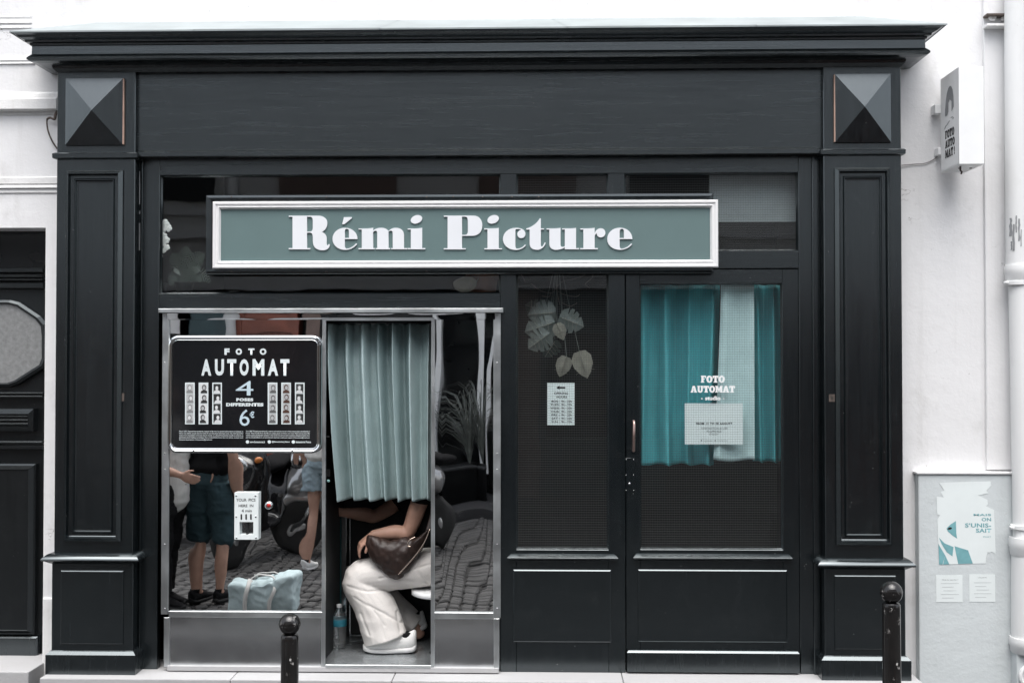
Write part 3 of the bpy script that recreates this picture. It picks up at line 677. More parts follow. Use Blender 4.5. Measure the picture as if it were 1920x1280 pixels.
def slab_word(word, px0, py0, px1, py1, parent, m, Y=None, fn=None):
    """fat slab-serif capitals, one mesh per letter"""
    G = dict(F=(.86, ['0 1 .86 1 .86 .66 .70 .66 .66 .80 .46 .80 .46 .60 .60 .60 .60 .42 .46 .42 .46 .16 .56 .16 .56 0 0 0 0 .16 .10 .16 .10 .84 0 .84']),
             T=(.92, ['0 1 .92 1 .92 .62 .76 .62 .72 .80 .64 .80 .64 .16 .76 .16 .76 0 .16 0 .16 .16 .28 .16 .28 .80 .20 .80 .16 .62 0 .62']),
             U=(1.0, ['0 1 .46 1 .46 .84 .39 .84 .39 .32 .46 .20 .56 .20 .62 .32 .62 .84 .54 .84 .54 1 1 1 1 .84 .92 .84 .92 .30 .82 .08 .62 -.02 .40 -.02 .18 .06 .08 .28 .08 .84 0 .84']),
             A=(1.06, ['.34 1 .70 1 .96 .16 1.06 .16 1.06 0 .58 0 .58 .16 .64 .16 .62 .26 .40 .26 .38 .16 .46 .16 .46 0 0 0 0 .16 .08 .16', '.44 .40 .58 .40 .51 .66']),
             M=(1.22, ['0 1 .40 1 .61 .52 .82 1 1.22 1 1.22 .84 1.14 .84 1.14 .16 1.22 .16 1.22 0 .76 0 .76 .16 .82 .16 .82 .52 .64 .08 .56 .08 .34 .52 .34 .16 .42 .16 .42 0 0 0 0 .16 .08 .16 .08 .84 0 .84']))
    tot = sum(G[c][0] if c != 'O' else 1.0 for c in word) + .03 * (len(word) - 1); x = 0
    for c in word:
        if c == 'O': wd = 1.0; lp = [ell(.5, .49, .5, .52, 0, 22), ell(.5, .49, .16, .30, 0, 16)]
        else: wd = G[c][0]; lp = [list(zip([float(q) for q in s_.split()[0::2]], [float(q) for q in s_.split()[1::2]])) for s_ in G[c][1]]
        me = curve_mesh([[((x + a) / tot, b) for a, b in l_] for l_ in lp]); off = wloc(parent)
        for v in me.vertices: v.co = (fn(v.co.x, v.co.y) if fn else at(px0 + (px1 - px0) * v.co.x, py1 + (py0 - py1) * v.co.y, Y)) - off
        me.name = 'letter'; link_mesh('letter', me, m, parent); x += wd + .03
slab_word('FOTO', 1314, 704, 1359, 717, door, M['white'], YG - .0005); slab_word('AUTOMAT', 1295, 723, 1378, 735.5, door, M['white'], YG - .0005)
text('studio', 1322, 742, 1351, 750, YG - .0005, M['white'], door, .03)
for a in (1316, 1357): MB().poly([at(p, q, YG - .0005) for p, q in ell(a, 747, 1.3, 1.3, 0, 8)]).build('dot', M['white'], door)

# ------------------------------------------------------------------ the big sign
sg = thing('shop_sign', 'long muted teal sign board in white moulding reading Rémi Picture', 'sign', tuple(at(870, 512, .08)))
x0, x1, z0, z1 = rc(386, 364, 1338, 513, .03)
MB().box(x0, x1, .03, .084, z0, z1, .004).build('backing_box', M['wood'], sg, bevel=0)
MB().ring(x0 + .002, x1 - .002, z0 + .002, z1 - .002, .03, [(0, 0.0005), (.002, .010), (.014, .012), (.030, .010), (.034, .002)], False).build('outer_frame', M['wood'], sg)
x0, x1, z0, z1 = rc(398, 376, 1347, 502, -.01)
fr = MB().ring(x0, x1, z0, z1, .03, [(0, 0), (0.0, .034), (.004, .040), (.014, .040), (.018, .034), (.026, .033), (.030, .038), (.034, .036), (.042, .020)], False).build('white_frame', M['signw'], sg)
a0, a1, c0, c1 = x0 + .041, x1 - .041, z0 + .041, z1 - .041
MB().box(a0, a1, .009, .03, c0, c1).build('board', M['signt'], sg)
for p in (434, 612, 800, 850, 905, 960, 1010): MB().lathe(at(p, 369, .019), [(.004, 0), (.004, .0015), (.003, .003)], 10, 'y').build('screw', M['rustm'], sg)
for p in (434, 612, 800): MB().lathe(at(p, 509, .019), [(.004, 0), (.004, .0015), (.003, .003)], 10, 'y').build('screw', M['rustm'], sg)
Z1 = lambda p: (530 + p[0] / 6.857, 390 + p[1] / 6.857)
Z2 = lambda p: (820 + p[0] / 10.105, 390 + p[1] / 10.105)
Z3 = lambda p: (1000 + p[0] / 9.6, 390 + p[1] / 9.6)
E_ = lambda f: f
GL = [
 (Z1, 'M 75 97 L 450 97 C 530 97 570 140 570 190 C 570 250 540 285 500 305 C 545 325 562 350 562 400 L 562 455 C 562 485 578 485 588 462 L 603 466 C 600 515 565 542 515 542 C 430 542 385 505 385 420 L 385 380 C 385 335 370 315 345 315 L 309 315 L 309 514 L 350 514 L 350 530 L 75 530 L 75 514 L 123 514 L 123 111 L 75 111 M 309 111 L 345 111 C 375 111 384 130 384 160 L 384 245 C 384 285 372 302 345 302 L 309 302', None),
 (Z1, 'M 960 398 L 796 398 L 796 480 C 796 510 808 523 830 520 C 880 512 920 480 942 452 L 954 463 C 915 510 860 537 800 537 C 700 537 638 470 638 395 C 638 315 705 253 800 253 C 890 253 955 310 960 398 M 796 384 L 796 300 C 796 275 808 267 823 267 C 840 267 850 278 850 300 L 850 384 M 785 116 L 886 116 L 886 128 L 790 207 L 762 207', None),
 (Z1, 'M 973 262 L 1060 262 C 1110 262 1140 258 1160 253 L 1160 290 C 1185 265 1220 253 1265 253 C 1310 253 1345 270 1358 298 C 1380 268 1415 253 1455 253 C 1520 253 1557 290 1557 350 L 1557 514 L 1598 514 L 1598 529 L 1393 529 L 1393 514 L 1413 514 L 1413 320 C 1413 285 1380 280 1358 305 L 1358 514 L 1378 514 L 1378 529 L 1193 529 L 1193 514 L 1213 514 L 1213 320 C 1213 282 1185 280 1160 310 L 1160 514 L 1180 514 L 1180 529 L 973 529 L 973 514 L 1015 514 L 1015 275 L 973 275', None),
 (Z1, 'M 1605 262 L 1690 262 C 1740 262 1770 257 1790 252 L 1790 514 L 1832 514 L 1832 529 L 1605 529 L 1605 514 L 1646 514 L 1646 275 L 1605 275', (1718, 144, 76, 52)),
 (Z2, 'M 120 142 L 680 142 C 790 142 850 220 850 325 C 850 440 790 525 650 525 L 465 525 L 465 760 L 537 760 L 537 782 L 120 782 L 120 760 L 192 760 L 192 162 L 120 162 M 465 162 L 520 162 C 560 162 577 190 577 240 L 577 430 C 577 480 560 507 515 507 L 465 507', None),
 (Z2, 'M 888 384 L 1010 384 C 1090 384 1130 380 1163 374 L 1163 760 L 1224 760 L 1224 781 L 888 781 L 888 760 L 949 760 L 949 404 L 888 404', (1056, 212, 113, 77)),
 (Z2, 'M 1660 690 L 1676 702 C 1640 755 1570 792 1490 792 C 1330 792 1242 690 1242 585 C 1242 470 1340 374 1490 374 C 1560 374 1610 390 1640 420 C 1660 440 1668 465 1668 492 C 1668 535 1635 568 1592 568 C 1548 568 1515 535 1515 492 C 1515 455 1545 420 1590 410 C 1560 395 1520 393 1498 397 C 1482 402 1478 415 1478 435 L 1478 700 C 1478 745 1490 770 1520 768 C 1570 765 1620 745 1660 690', None),
 (Z3, 'M -127 366 C -60 355 70 280 115 183 L 135 183 L 135 366 L 192 366 L 192 385 L 135 385 L 135 660 C 135 700 160 700 178 670 L 205 615 L 221 624 C 200 700 140 750 65 750 C -20 750 -67 710 -67 630 L -67 385 L -127 385', None),
 (Z3, 'M 240 366 L 340 366 C 420 366 465 360 490 355 L 490 660 C 490 690 510 700 535 697 C 555 694 567 690 567 680 L 567 385 L 518 385 L 518 366 L 620 366 C 700 366 745 360 769 355 L 769 720 L 826 720 L 826 741 L 567 741 L 567 705 C 520 735 465 750 410 750 C 340 750 288 715 288 640 L 288 385 L 240 385', None),
 (Z3, 'M 845 366 L 950 366 C 1030 366 1075 360 1105 353 L 1105 450 C 1125 395 1165 363 1215 363 C 1265 363 1298 400 1298 445 C 1298 492 1262 527 1218 527 C 1175 527 1142 495 1142 448 C 1125 465 1105 480 1105 510 L 1105 720 L 1162 720 L 1162 741 L 845 741 L 845 720 L 902 720 L 902 385 L 845 385', None),
 (Z3, 'M 1786 557 L 1555 557 L 1555 675 C 1555 715 1575 735 1605 730 C 1670 718 1725 680 1762 634 L 1778 650 C 1725 715 1650 750 1560 750 C 1420 750 1332 660 1332 555 C 1332 440 1425 353 1562 353 C 1690 353 1780 435 1786 557 M 1555 538 L 1555 415 C 1555 385 1572 373 1594 373 C 1618 373 1633 388 1633 415 L 1633 538', None)]
YL = -0.004
for zf_, d, dot in GL:
    loops = path(d)
    if dot: loops.append(ell(dot[0], dot[1], dot[2], dot[3], -0.35))
    wl = [[(lambda q: (q.x, q.z))(at(*zf_(p), YL)) for p in l] for l in loops]
    me = curve_mesh(wl, 0.0035)
    off = wloc(sg)
    for v in me.vertices: v.co = Vector((v.co.x, YL + 0.0095 - v.co.z, v.co.y)) - off
    me.flip_normals(); me.name = 'letter'; link_mesh('letter', me, M['letter'], sg)

# ------------------------------------------------------------------ photo booth
YB = 0.05
bo = thing('photo_booth', 'polished steel photo booth set into the shop front, curtained entrance', 'photo booth', (at(620, 1256, YB).x, 0.4, 0.0))
def bar(a, b, c, d, name, m='alu', y=YB, y2=None, ch=.0015, bevel=0):
    x0, x1, z0, z1 = rc(a, b, c, d, y); return MB().box(x0, x1, y, y2 if y2 else y + .02, z0, z1, ch).build(name, M[m], bo, bevel=bevel)
drip = rc(297, 578, 943, 586, .015)
MB().box(drip[0], drip[1], .010, YF - .001, drip[2], drip[3], .003).build('drip_rail', M['alu'], bo)
def wavy(a, b, c, d, name, m, amp, y=MIR, sd=0, nx=60, nz=90):
    """sheet metal that is not quite flat"""
    x0, x1, z0, z1 = rc(a, b, c, d, y); vs = []; fs = []
    for j in range(nz + 1):
        for i in range(nx + 1):
            x = x0 + (x1 - x0) * i / nx; z = z0 + (z1 - z0) * j / nz
            e = min(1, 6 * min(i, nx - i) / nx) * min(1, 6 * min(j, nz - j) / nz)
            q = (1.6 * mnoise.noise(Vector((x * 7 + 2 * z, z * 1.1, sd))) if sd == 11 else mnoise.noise(Vector((x * 2.6 + sd, z * 2.1, 1.3 + sd)))) + .45 * mnoise.noise(Vector((x * 6.5, z * 5.0 + sd, 4.2))) + .12 * mnoise.noise(Vector((x * 17, z * 14, sd)))
            if sd == 11: q = 1.5 * mnoise.noise(Vector((x * 4.5 + .8 * z, z * .9, sd))) + .1 * mnoise.noise(Vector((x * 9, z * 4, sd)))
            vs.append((x, y + amp * q * e, z))
    for j in range(nz):
        for i in range(nx): k = j * (nx + 1) + i; fs.append((k, k + 1, k + nx + 2, k + nx + 1))
    return MB().add(vs, fs).build(name, M[m], bo, True)
wavy(314, 598, 606, 1150, 'mirror_panel', 'mirror', .0010, sd=3)
wavy(813, 598, 928, 1152, 'mirror_panel', 'mirror', .0008, sd=11, nx=30)
wavy(314, 587, 928, 599, 'header_strip', 'mirror', .0012, MIR - .012, 5, 60, 6)
wavy(316, 1156, 604, 1252, 'kick_panel', 'brushed', .0008, MIR, 7); wavy(814, 1158, 926, 1253, 'kick_panel', 'brushed', .0008, MIR, 9)
sL = bar(303, 587, 316, 1151, 'edge_strip'); sR = bar(925, 587, 938.5, 1158, 'edge_strip')
for s_, xx_ in ((sL, 309), (sR, 932)):
    for r_ in (592, 680, 850, 880, 1020, 1140): MB().ball(at(xx_, r_, YB), .004, 8, (1, .5, 1)).build('rivet', M['chrome'], s_, True)
bar(603.5, 599, 610, 1256, 'door_post', 'alu', YB - .006); bar(808, 599, 814.5, 1258, 'door_post', 'alu', YB - .006)
bar(604, 595, 814, 601, 'door_head', 'alu', YB - .004)
bar(316, 1146, 604, 1157, 'ledge', 'alu', YB - .008); bar(814.5, 1148, 925, 1159.5, 'ledge', 'alu', YB - .008)
bar(307, 1157, 317, 1250, 'edge_strip'); bar(926, 1159, 936, 1254, 'edge_strip')
bar(313, 1250, 935, 1259, 'base_rail', 'stone', YB - .012, YB + .03); bar(610, 1246, 808, 1252, 'threshold', 'alu', YB - .014)
# inside of the booth
bx0, bx1 = at(606, 900, .06).x, at(812, 900, .06).x
zt_ = at(700, 596, .06).z; zfl = at(700, 1247, .05).z
bi0, bi1 = bx0 - .004, bx1 + .35
MB().box(bx0 - .05, bi1, .07, .78, zfl - .04, zfl).build('booth_floor', M['floor'], bo)
MB().box(bx0 - .05, bi1, .70, .72, zfl, zt_).build('back_wall', M['black'], bo)
MB().box(bx0 - .05, bi1, .07, .72, zt_, zt_ + .02).build('booth_ceiling', M['black'], bo)
MB().box(bx0 - .05, bx0 - .004, .069, .70, zfl + .0, zt_).build('machine_wall', M['black'], bo)
MB().box(bi1 - .02, bi1, .07, .70, zfl, zt_).build('seat_wall', M['black'], bo)
tp = rc(611, 968, 641, 1196, .62); MB().box(bx0 - .004, tp[1], .60, .70, zfl, tp[3]).build('teal_panel', M['tealw'], bo)
tq = rc(642, 960, 650, 1196, .62); MB().box(tq[0], tq[1], .59, .66, zfl, tq[3]).build('panel_edge', M['brushed'], bo)
tq = rc(655, 960, 657.5, 1196, .66); MB().box(tq[0], tq[1], .66, .70, zfl + .02, tq[3]).build('frame_line', M['brushed'], bo)
tq = rc(656, 1189, 690, 1192, .66); MB().box(tq[0], tq[1], .66, .70, tq[2], tq[3]).build('frame_line', M['brushed'], bo)
lz = at(616, 901, .14); MB().lathe((lz.x, .14, lz.z), [(.008, 0), (.008, .004), (.005, .006)], 14, 'y').build('indicator_lamp', M['green'], bo)
cz = at(613, 818, .10); MB().box(bx0 - .004, cz.x + .012, .10, .11, cz.z - .003, cz.z + .003).build('slot_tab', M['alu'], bo)
g_ = rc(611, 880, 619, 893, .14); MB().box(bx0 - .004, g_[1], .14, .15, g_[2], g_[3]).build('speaker_grille', M['dark'], bo)
st_ = at(795, 1103, .35)
MB().lathe((st_.x + .10, .35, st_.z), [(.16, -.03), (.17, -.025), (.17, -.004), (.16, 0)], 28).build('stool_seat', M['white'], bo, True)
MB().lathe((st_.x + .14, .35, zfl), [(.11, 0), (.10, .015), (.03, .03), (.028, st_.z - zfl - .03)], 20).build('stool_post', M['black'], bo, True)

# booth curtain
def curtain(name, label, cat, m, x0t, x1t, x0b, x1b, z0, z1, y, folds, amp, sd, pinch=0.25, group=None, hemw=.006, nz=70, nx=190, sharp=1.0, th=.002):
    vs = []; fs = []
    for j in range(nz + 1):
        t = j / nz; z = z1 + (z0 - z1) * t
        for i in range(nx + 1):
            u = i / nx; uu = u + .012 * sin(3 * u + sd) + .01 * sin(9 * u + sd * 2) + .010 * t * sin(7 * u + sd)
            a = x0t + (x1t - x0t) * u; b = x0b + (x1b - x0b) * u; k = t ** 1.3
            x = a + (b - a) * k
            ph = 2 * pi * folds * uu + .55 * t * sin(sd + 5 * u)
            A = amp * (pinch + (1 - pinch) * min(1, 1.5 * t)) * (1 + .35 * sin(sd + 11 * u))
            s_ = (.5 + .5 * sin(ph)) ** (1.25 - .3 * min(1, 1.8 * t)) * (1 + .28 * sin(sd * 3 + math.floor(folds * uu + .25) * 2.4))
            yy = y + (.045 * max(0, 1 - 4.5 * t) if name == 'booth_curtain' else 0) + A * (1 - 2 * s_) + .10 * A * sin(3 * ph + 1.1 + 3 * t + 2 * sin(sd + 4 * u)) + .004 * mnoise.noise(Vector((x * 18, z * 9, sd)))
            xx = x + .12 * A * cos(ph) * (1 if 0 < i < nx else 0)
            vs.append((xx, yy, z + (hemw * sin(ph + 1) * t)))
    for j in range(nz):
        for i in range(nx): q = j * (nx + 1) + i; fs.append((q, q + nx + 1, q + nx + 2, q + 1))
    r = thing(name, label, cat, ((x0t + x1t) / 2, y, z0), group)
    o = MB().add(vs, fs).build('cloth', M[m], r, True)
    md = o.modifiers.new('thickness', 'SOLIDIFY'); md.thickness = th; md.offset = 0
    return r, o
YC = .175
ct, co_ = curtain('booth_curtain', 'pale blue linen curtain hanging in deep folds across booth entrance', 'curtain', 'linen',
    at(614, 610, YC).x, at(810, 610, YC).x, at(640, 940, YC).x, at(810, 940, YC).x, at(720, 937, YC).z, at(720, 606, YC).z, YC, 6.6, .080, 1.0, .7, None, .006, 80, 260)
zrl = at(700, 604, YC).z
MB().tube([(at(609, 604, YC).x, YC, zrl), (at(813, 604, YC).x, YC, zrl)], .007, 10).build('rail', M['black'], ct, True)
for i in range(8):
    x = at(620 + i * 26.5, 604, YC).x
    MB().tube([(x + .011 * cos(a), YC, zrl - .002 + .011 * sin(a)) for a in [2 * pi * q / 12 for q in range(13)]], .0018, 6).build('ring', M['chrome'], ct, True)

# ------------------------------------------------------------------ price board on the booth
YPB = 0.035
pb = thing('price_board', 'black chrome-rimmed price board reading Foto Automat, 4 poses, 6 euros', 'sign', tuple(at(459, 848, YPB)))
x0, x1, z0, z1 = rc(315, 629, 604, 849, YPB)
def rrect(x0, x1, z0, z1, r, n=7):
    P = []
    for (cx, cz, a) in ((x1 - r, z1 - r, 0), (x0 + r, z1 - r, pi / 2), (x0 + r, z0 + r, pi), (x1 - r, z0 + r, 3 * pi / 2)):
        for k in range(n + 1): t = a + pi / 2 * k / n; P.append((cx + r * cos(t), cz + r * sin(t)))
    return P
r0 = .055; lv = [(0, -.024), (0.0, .004), (.004, .010), (.011, .012), (.018, .009), (.021, .0045), (.024, .006), (.027, .0048), (.0285, .001)]
vs = []; 
for (i, o) in lv: vs += [(a, YPB - o, c) for a, c in rrect(x0 + i, x1 - i, z0 + i, z1 - i, r0 - i)]
n = len(rrect(0, 1, 0, 1, .1)); fs = []
for k in range(len(lv) - 1):
    for j in range(n): fs.append((k * n + j, k * n + (j + 1) % n, (k + 1) * n + (j + 1) % n, (k + 1) * n + j))
MB().add(vs, fs).build('rim', M['chrome'], pb, auto=35, fix=True)
MB().slab([(a, YPB - .002, c) for a, c in rrect(x0 + .028, x1 - .028, z0 + .028, z1 - .028, r0 - .028)], .02).build('face', M['board'], pb)
for p in (363, 548): MB().ball(at(p, 844, YPB - .010), .0075, 12, (1, .6, 1)).build('screw', M['chrome'], pb, True)
YT = YPB - .003
for c_, a_, b_ in (('F', 420.8, 430.4), ('O', 442, 453.7), ('T', 465.4, 477), ('O', 487, 499.5)): text(c_, a_, 653, b_, 665, YT, M['print'], pb, .06, name='letter')
for c_, a_, b_ in (('A', 377.4, 396.2), ('U', 403, 420), ('T', 425.9, 443), ('O', 449.2, 466.3), ('M', 473.5, 495.6), ('A', 502.2, 521.6), ('T', 525.6, 542.6)): text(c_, a_, 673, b_, 704, YT, M['print'], pb, .05, name='letter')
text('4', 442, 714, 475, 741, YT, M['printb'], pb, .0)
text('POSES', 443, 746, 475, 752, YT, M['print'], pb, .07, 1.15)
text('DIFFERENTES', 424, 755, 494, 761.5, YT, M['print'], pb, .07, 1.1)
text('6', 449, 767, 468, 798, YT, M['printb'], pb, .0); text('€', 468, 771, 477, 783, YT, M['printb'], pb, .03)
ll = ['Depuis 2007, Fotoautomat sauvegarde, restaure et fait vivre les derniers photomatons argentiques en', 'France. Ces cabines conçues dans les années 60 sont des pièces historiques rares. Il en reste aujourd’hui', 'moins d’une cinquantaine en fonction dans le monde. Le collectif Fotoautomat travaille et préserve ce', 'patrimoine photographique argentique. Pour un shooting/tournage dans nos cabines, envoyez votre', 'demande de partenariat à fotoautomat@gmail.com.']
lr = ['Since 2007, Fotoautomat safeguards, restores and maintains the last original vintage analog photobooths in', 'France. These booths from the 60’s are unique pieces of history very rare. There are less than fifty', 'working analog photobooths remaining in the world now and we want to preserve this photographic herit-', 'age. For shooting/filming in our photobooths, feel free to send your request at fotoautomat@gmail.com.']
for i, s in enumerate(ll): text(s, 336, 807 + i * 3.9, 336 + (120 if i < 4 else 62), 810 + i * 3.9, YT, M['print'], pb, .02)
for i, s in enumerate(lr): text(s, 461, 807 + i * 3.9, 581, 810 + i * 3.9, YT, M['print'], pb, .02)
for (a, b, s) in ((461, 497, 'www.fotoautomat.fr'), (502, 543, '@fotoautomat_france'), (547, 583, 'fotoautomat France')):
    MB().poly([at(p, q, YT) for p, q in ell(a + 3, 828, 3.2, 3.2, 0, 14)]).build('icon', M['print'], pb)
    text(s, a + 7.5, 826, b, 830, YT, M['print'], pb, .02)
GRY = [plain('photo_grey_%d' % i, (c, c * 1.02, c * 1.03), .5) for i, c in enumerate((.02, .10, .22, .42, .62))] + [plain('photo_brown', (.07, .03, .02), .5)]
tones = [(3, 2, 4), (4, 0, 3), (0, 0, 4), (3, 1, 3), (3, 5, 3), (0, 1, 4)]      # backdrop, hair and clothes, face
for si, sx in enumerate((347, 372.5, 398, 502, 527.5, 553)):
    s_ = MB().slab([at(p, q, YT - .0002) for p, q in ((sx, 717), (sx + 18, 717), (sx + 18, 795), (sx, 795))], .002).build('photo_strip', M['print'], pb)
    bgk, hk, fk = tones[si]
    for q in range(4):
        a, b = sx + 2.2, sx + 15.8; c = 719.5 + q * 18.6; d = c + 17.4
        k = MB(); k.mi = 0
        k.poly([at(p, r, YT - .0005) for p, r in ((a, c), (b, c), (b, d), (a, d))])
        jx_, jy = random.uniform(-1.5, 1.5), random.uniform(-1, 1); mx_ = (a + b) / 2 + jx_
        k.mi = 1
        k.poly([at(min(b, max(a, p)), min(d, max(c, r)), YT - .0008) for p, r in ell(mx_, c + 7 + jy, 4.2, 5.4 + (si == 2) * 3, 0, 12)])
        k.mi = 1 if si not in (2, 5) else 2
        k.poly([at(p, r, YT - .0010) for p, r in ((max(a, mx_ - 6.5), d), (max(a, mx_ - 5.5), d - 4), (mx_ - 2, d - 6), (mx_ + 2, d - 6), (min(b, mx_ + 5.5), d - 4), (min(b, mx_ + 6.5), d))])
        k.mi = 2
        k.poly([at(p, r, YT - .0012) for p, r in ell(mx_ + random.uniform(-.6, .6), c + 7.6 + jy, 2.8, 3.8, 0, 12)])
        k.build('portrait', [GRY[bgk], GRY[hk], GRY[fk]], s_)

# ------------------------------------------------------------------ print dispenser and coin button
pd = thing('photo_dispenser', 'white steel print dispenser reading Your pics here in 4 min', 'dispenser', tuple(at(462, 1011, .05)))
x0, x1, z0, z1 = rc(439.5, 923, 484, 1011, .03)
wx0, wx1, wz0, wz1 = rc(449, 978, 475, 1002, .03)
MB().box(x0, wx0, .03, .055, z0, z1).box(wx1, x1, .03, .055, z0, z1).box(wx0, wx1, .03, .055, wz1, z1).box(wx0, wx1, .03, .055, z0, wz0).build('plate', M['paper'], pd)
MB().box(wx0 - .006, wx1 + .006, .0555, .058, wz0 - .006, wz1 + .006).build('chute_back', M['brushed'], pd)
dv = rc(462, 978, 464.5, 1002, .04); MB().box(dv[0], dv[1], .036, .055, wz0, wz1).build('divider', M['black'], pd)
text('YOUR  PICS', 443, 934, 479, 939.5, .0292, M['ink'], pd, .012); text('HERE  IN', 447.5, 945, 475, 950, .0292, M['ink'], pd, .012); text('4 min', 453, 954, 472, 959.5, .0292, M['ink'], pd, .012)
for p in (452.5, 461.5, 470.5):
    MB().slab([at(a, b, .0292) for a, b in ell(p, 964.7, 1.6, 1.6, 0, 10)[5:] + ell(p, 972.3, 1.6, 1.6, 0, 10)[:6]], .0006).build('slot', M['black'], pd)
for (a, b) in ((443, 928.5), (479, 928.5), (443, 968), (479.5, 968), (443.5, 1007.5), (480, 1007.5)): MB().lathe(at(a, b, .030), [(.005, 0), (.005, .002), (.003, .003)], 10, 'y').build('screw', M['brushed'], pd)
cbn = thing('call_button', 'small chrome button with red centre beside the print dispenser', 'button', tuple(at(504, 947, .05)))
MB().lathe(at(504, 947, .058), [(.021, 0), (.021, .006), (.019, .012), (.014, .016)], 22, 'y').build('bezel', M['chrome'], cbn, True)
MB().lathe(at(504, 947, .042), [(.012, 0), (.011, .004), (.006, .007)], 18, 'y').build('red_cap', M['red'], cbn, True)

# ------------------------------------------------------------------ person sitting in the booth
def A(px, py, Y): return at(px, py, Y + .12)
pn = thing('person', 'person in cream trousers and white trainers sitting behind the booth curtain', 'person', (A(735, 1230, .3).x, .42, zfl))
def hand(mb, wrist, dirv, side, palm, curl=0.5, L=.18, thumb=True, spread=.0):
    """palm with four fingers and a thumb; dirv = pointing, side = towards the thumb, palm = palm normal (fingers curl to it)"""
    d = Vector(dirv).normalized(); p = Vector(palm); p = (p - d * p.dot(d)).normalized(); s = d.cross(p).normalized()
    if s.dot(Vector(side)) < 0: s = -s
    w_ = Vector(wrist)
    mb.tube([w_ - d * .01, w_ + d * .02, w_ + d * .055, w_ + d * .085, w_ + d * .092], [(.024, .019), (.030, .017), (.039, .015), (.038, .013), (.030, .009)], 12, up=p)
    for i, (o, l) in enumerate(((.030, .072), (.010, .080), (-.010, .075), (-.028, .060))):
        b = w_ + d * .080 + s * o; pts = [b]; dd = d.copy(); q = b
        for k, fr_ in enumerate((.45, .30, .25)):
            an = curl * (.5 + .45 * k) * (1 + .12 * i); dv = (d * cos(an) + p * sin(an)).normalized()
            q = q + dv * l * fr_; pts.append(q)
        mb.tube(pts + [pts[-1] + (pts[-1] - pts[-2]).normalized() * .004], [.0092, .0088, .0080, .0070, .0035], 9)
    b = w_ + d * .028 + s * .028
    mb.tube([b, b + s * .022 + d * .022 + p * .008, b + s * .030 + d * .045 + p * (.014 + .01 * curl), b + s * .030 + d * .062 + p * (.020 + .014 * curl), b + s * .029 + d * .066 + p * (.021 + .014 * curl)], [.013, .0125, .0105, .0085, .004], 9)
bd = MB()
sh_n, el_n, wr_n = A(797, 908, .20), A(764, 997, .19), A(698, 1002, .165)
sh_f, el_f, wr_f = A(797, 908, .48), A(706, 966, .47), A(642, 960, .45)
limb(bd, [sh_n, sh_n.lerp(el_n, .5) + Vector((.006, 0, 0)), el_n, el_n.lerp(wr_n, .35) + Vector((0, 0, .004)), wr_n], [.052, .050, .041, .043, .026], 16)
limb(bd, [sh_f, sh_f.lerp(el_f, .5), el_f, el_f.lerp(wr_f, .35), wr_f], [.050, .047, .040, .042, .026], 16)
hand(bd, wr_n, Vector((-.75, -.15, -.62)), Vector((0, -.6, .5)), Vector((.3, .3, -.8)), .85)
hand(bd, wr_f, Vector((-1, -.05, .05)), Vector((0, -.4, .9)), Vector((.0, -1, -.35)), 1.0)
limb(bd, [A(815, 1050, .34), A(815, 985, .34), A(806, 925, .34), A(800, 902, .34)], [(.16, .105), (.14, .10), (.17, .10), (.10, .07)], 20)
limb(bd, [A(800, 905, .34), A(792, 872, .34)], [.055, .05], 14)
hc = A(786, 842, .34); bd.ball(hc, .1, 20, (.93, .78, 1.16)); bd.ball(hc + Vector((-.03, 0, -.06)), .07, 16, (.9, .8, .85))
bd.ball(hc + Vector((-.098, 0, -.015)), .02, 10, (1, .7, 1.2))
for sy in (-1, 1): bd.ball(hc + Vector((.012, sy * .078, -.01)), .026, 10, (.6, .4, 1.2))
# bare ankles
limb(bd, [A(744, 1182, .21), A(752, 1204, .21)], [.040, .034], 12); limb(bd, [A(775, 1165, .45), A(787, 1190, .45)], [.040, .034], 12)
body = remeshed(bd, 'body', .0055, M['skin'], pn, 4)
hr_ = MB(); hr_.ball(hc + Vector((.022, 0, .022)), .108, 20, (.88, .82, 1.12)); hr_.ball(hc + Vector((.07, 0, -.05)), .06, 14, (.7, 1, 1.4)); remeshed(hr_, 'hair', .01, M['hair'], pn, 2)
fe = MB()
for sy in (-1, 1): fe.ball(hc + Vector((-.078, sy * .03, .012)), .012, 10)
fe.build('eyes', M['white'], body, True)
MB().tube([hc + Vector((-.088, sy * .022, -.068)) for sy in (-1, 0, 1)], .005, 8).build('mouth', M['leather'], body, True)
# black top with short sleeves
tp_ = MB()
limb(tp_, [A(817, 1062, .34), A(817, 990, .34), A(808, 928, .34), A(801, 903, .34)], [(.185, .135), (.165, .125), (.19, .118), (.11, .08)], 22)
limb(tp_, [sh_n + Vector((.02, .03, 0)), sh_n, sh_n.lerp(el_n, .30)], [.07, .068, .066], 16); limb(tp_, [sh_f + Vector((.02, -.03, 0)), sh_f, sh_f.lerp(el_f, .55)], [.07, .068, .062], 16)
remeshed(tp_, 'top', .009, M['blackc'], pn, 4, lambda c, n_: .006 * mnoise.noise(Vector((c.x * 12, c.y * 9, c.z * 22))))
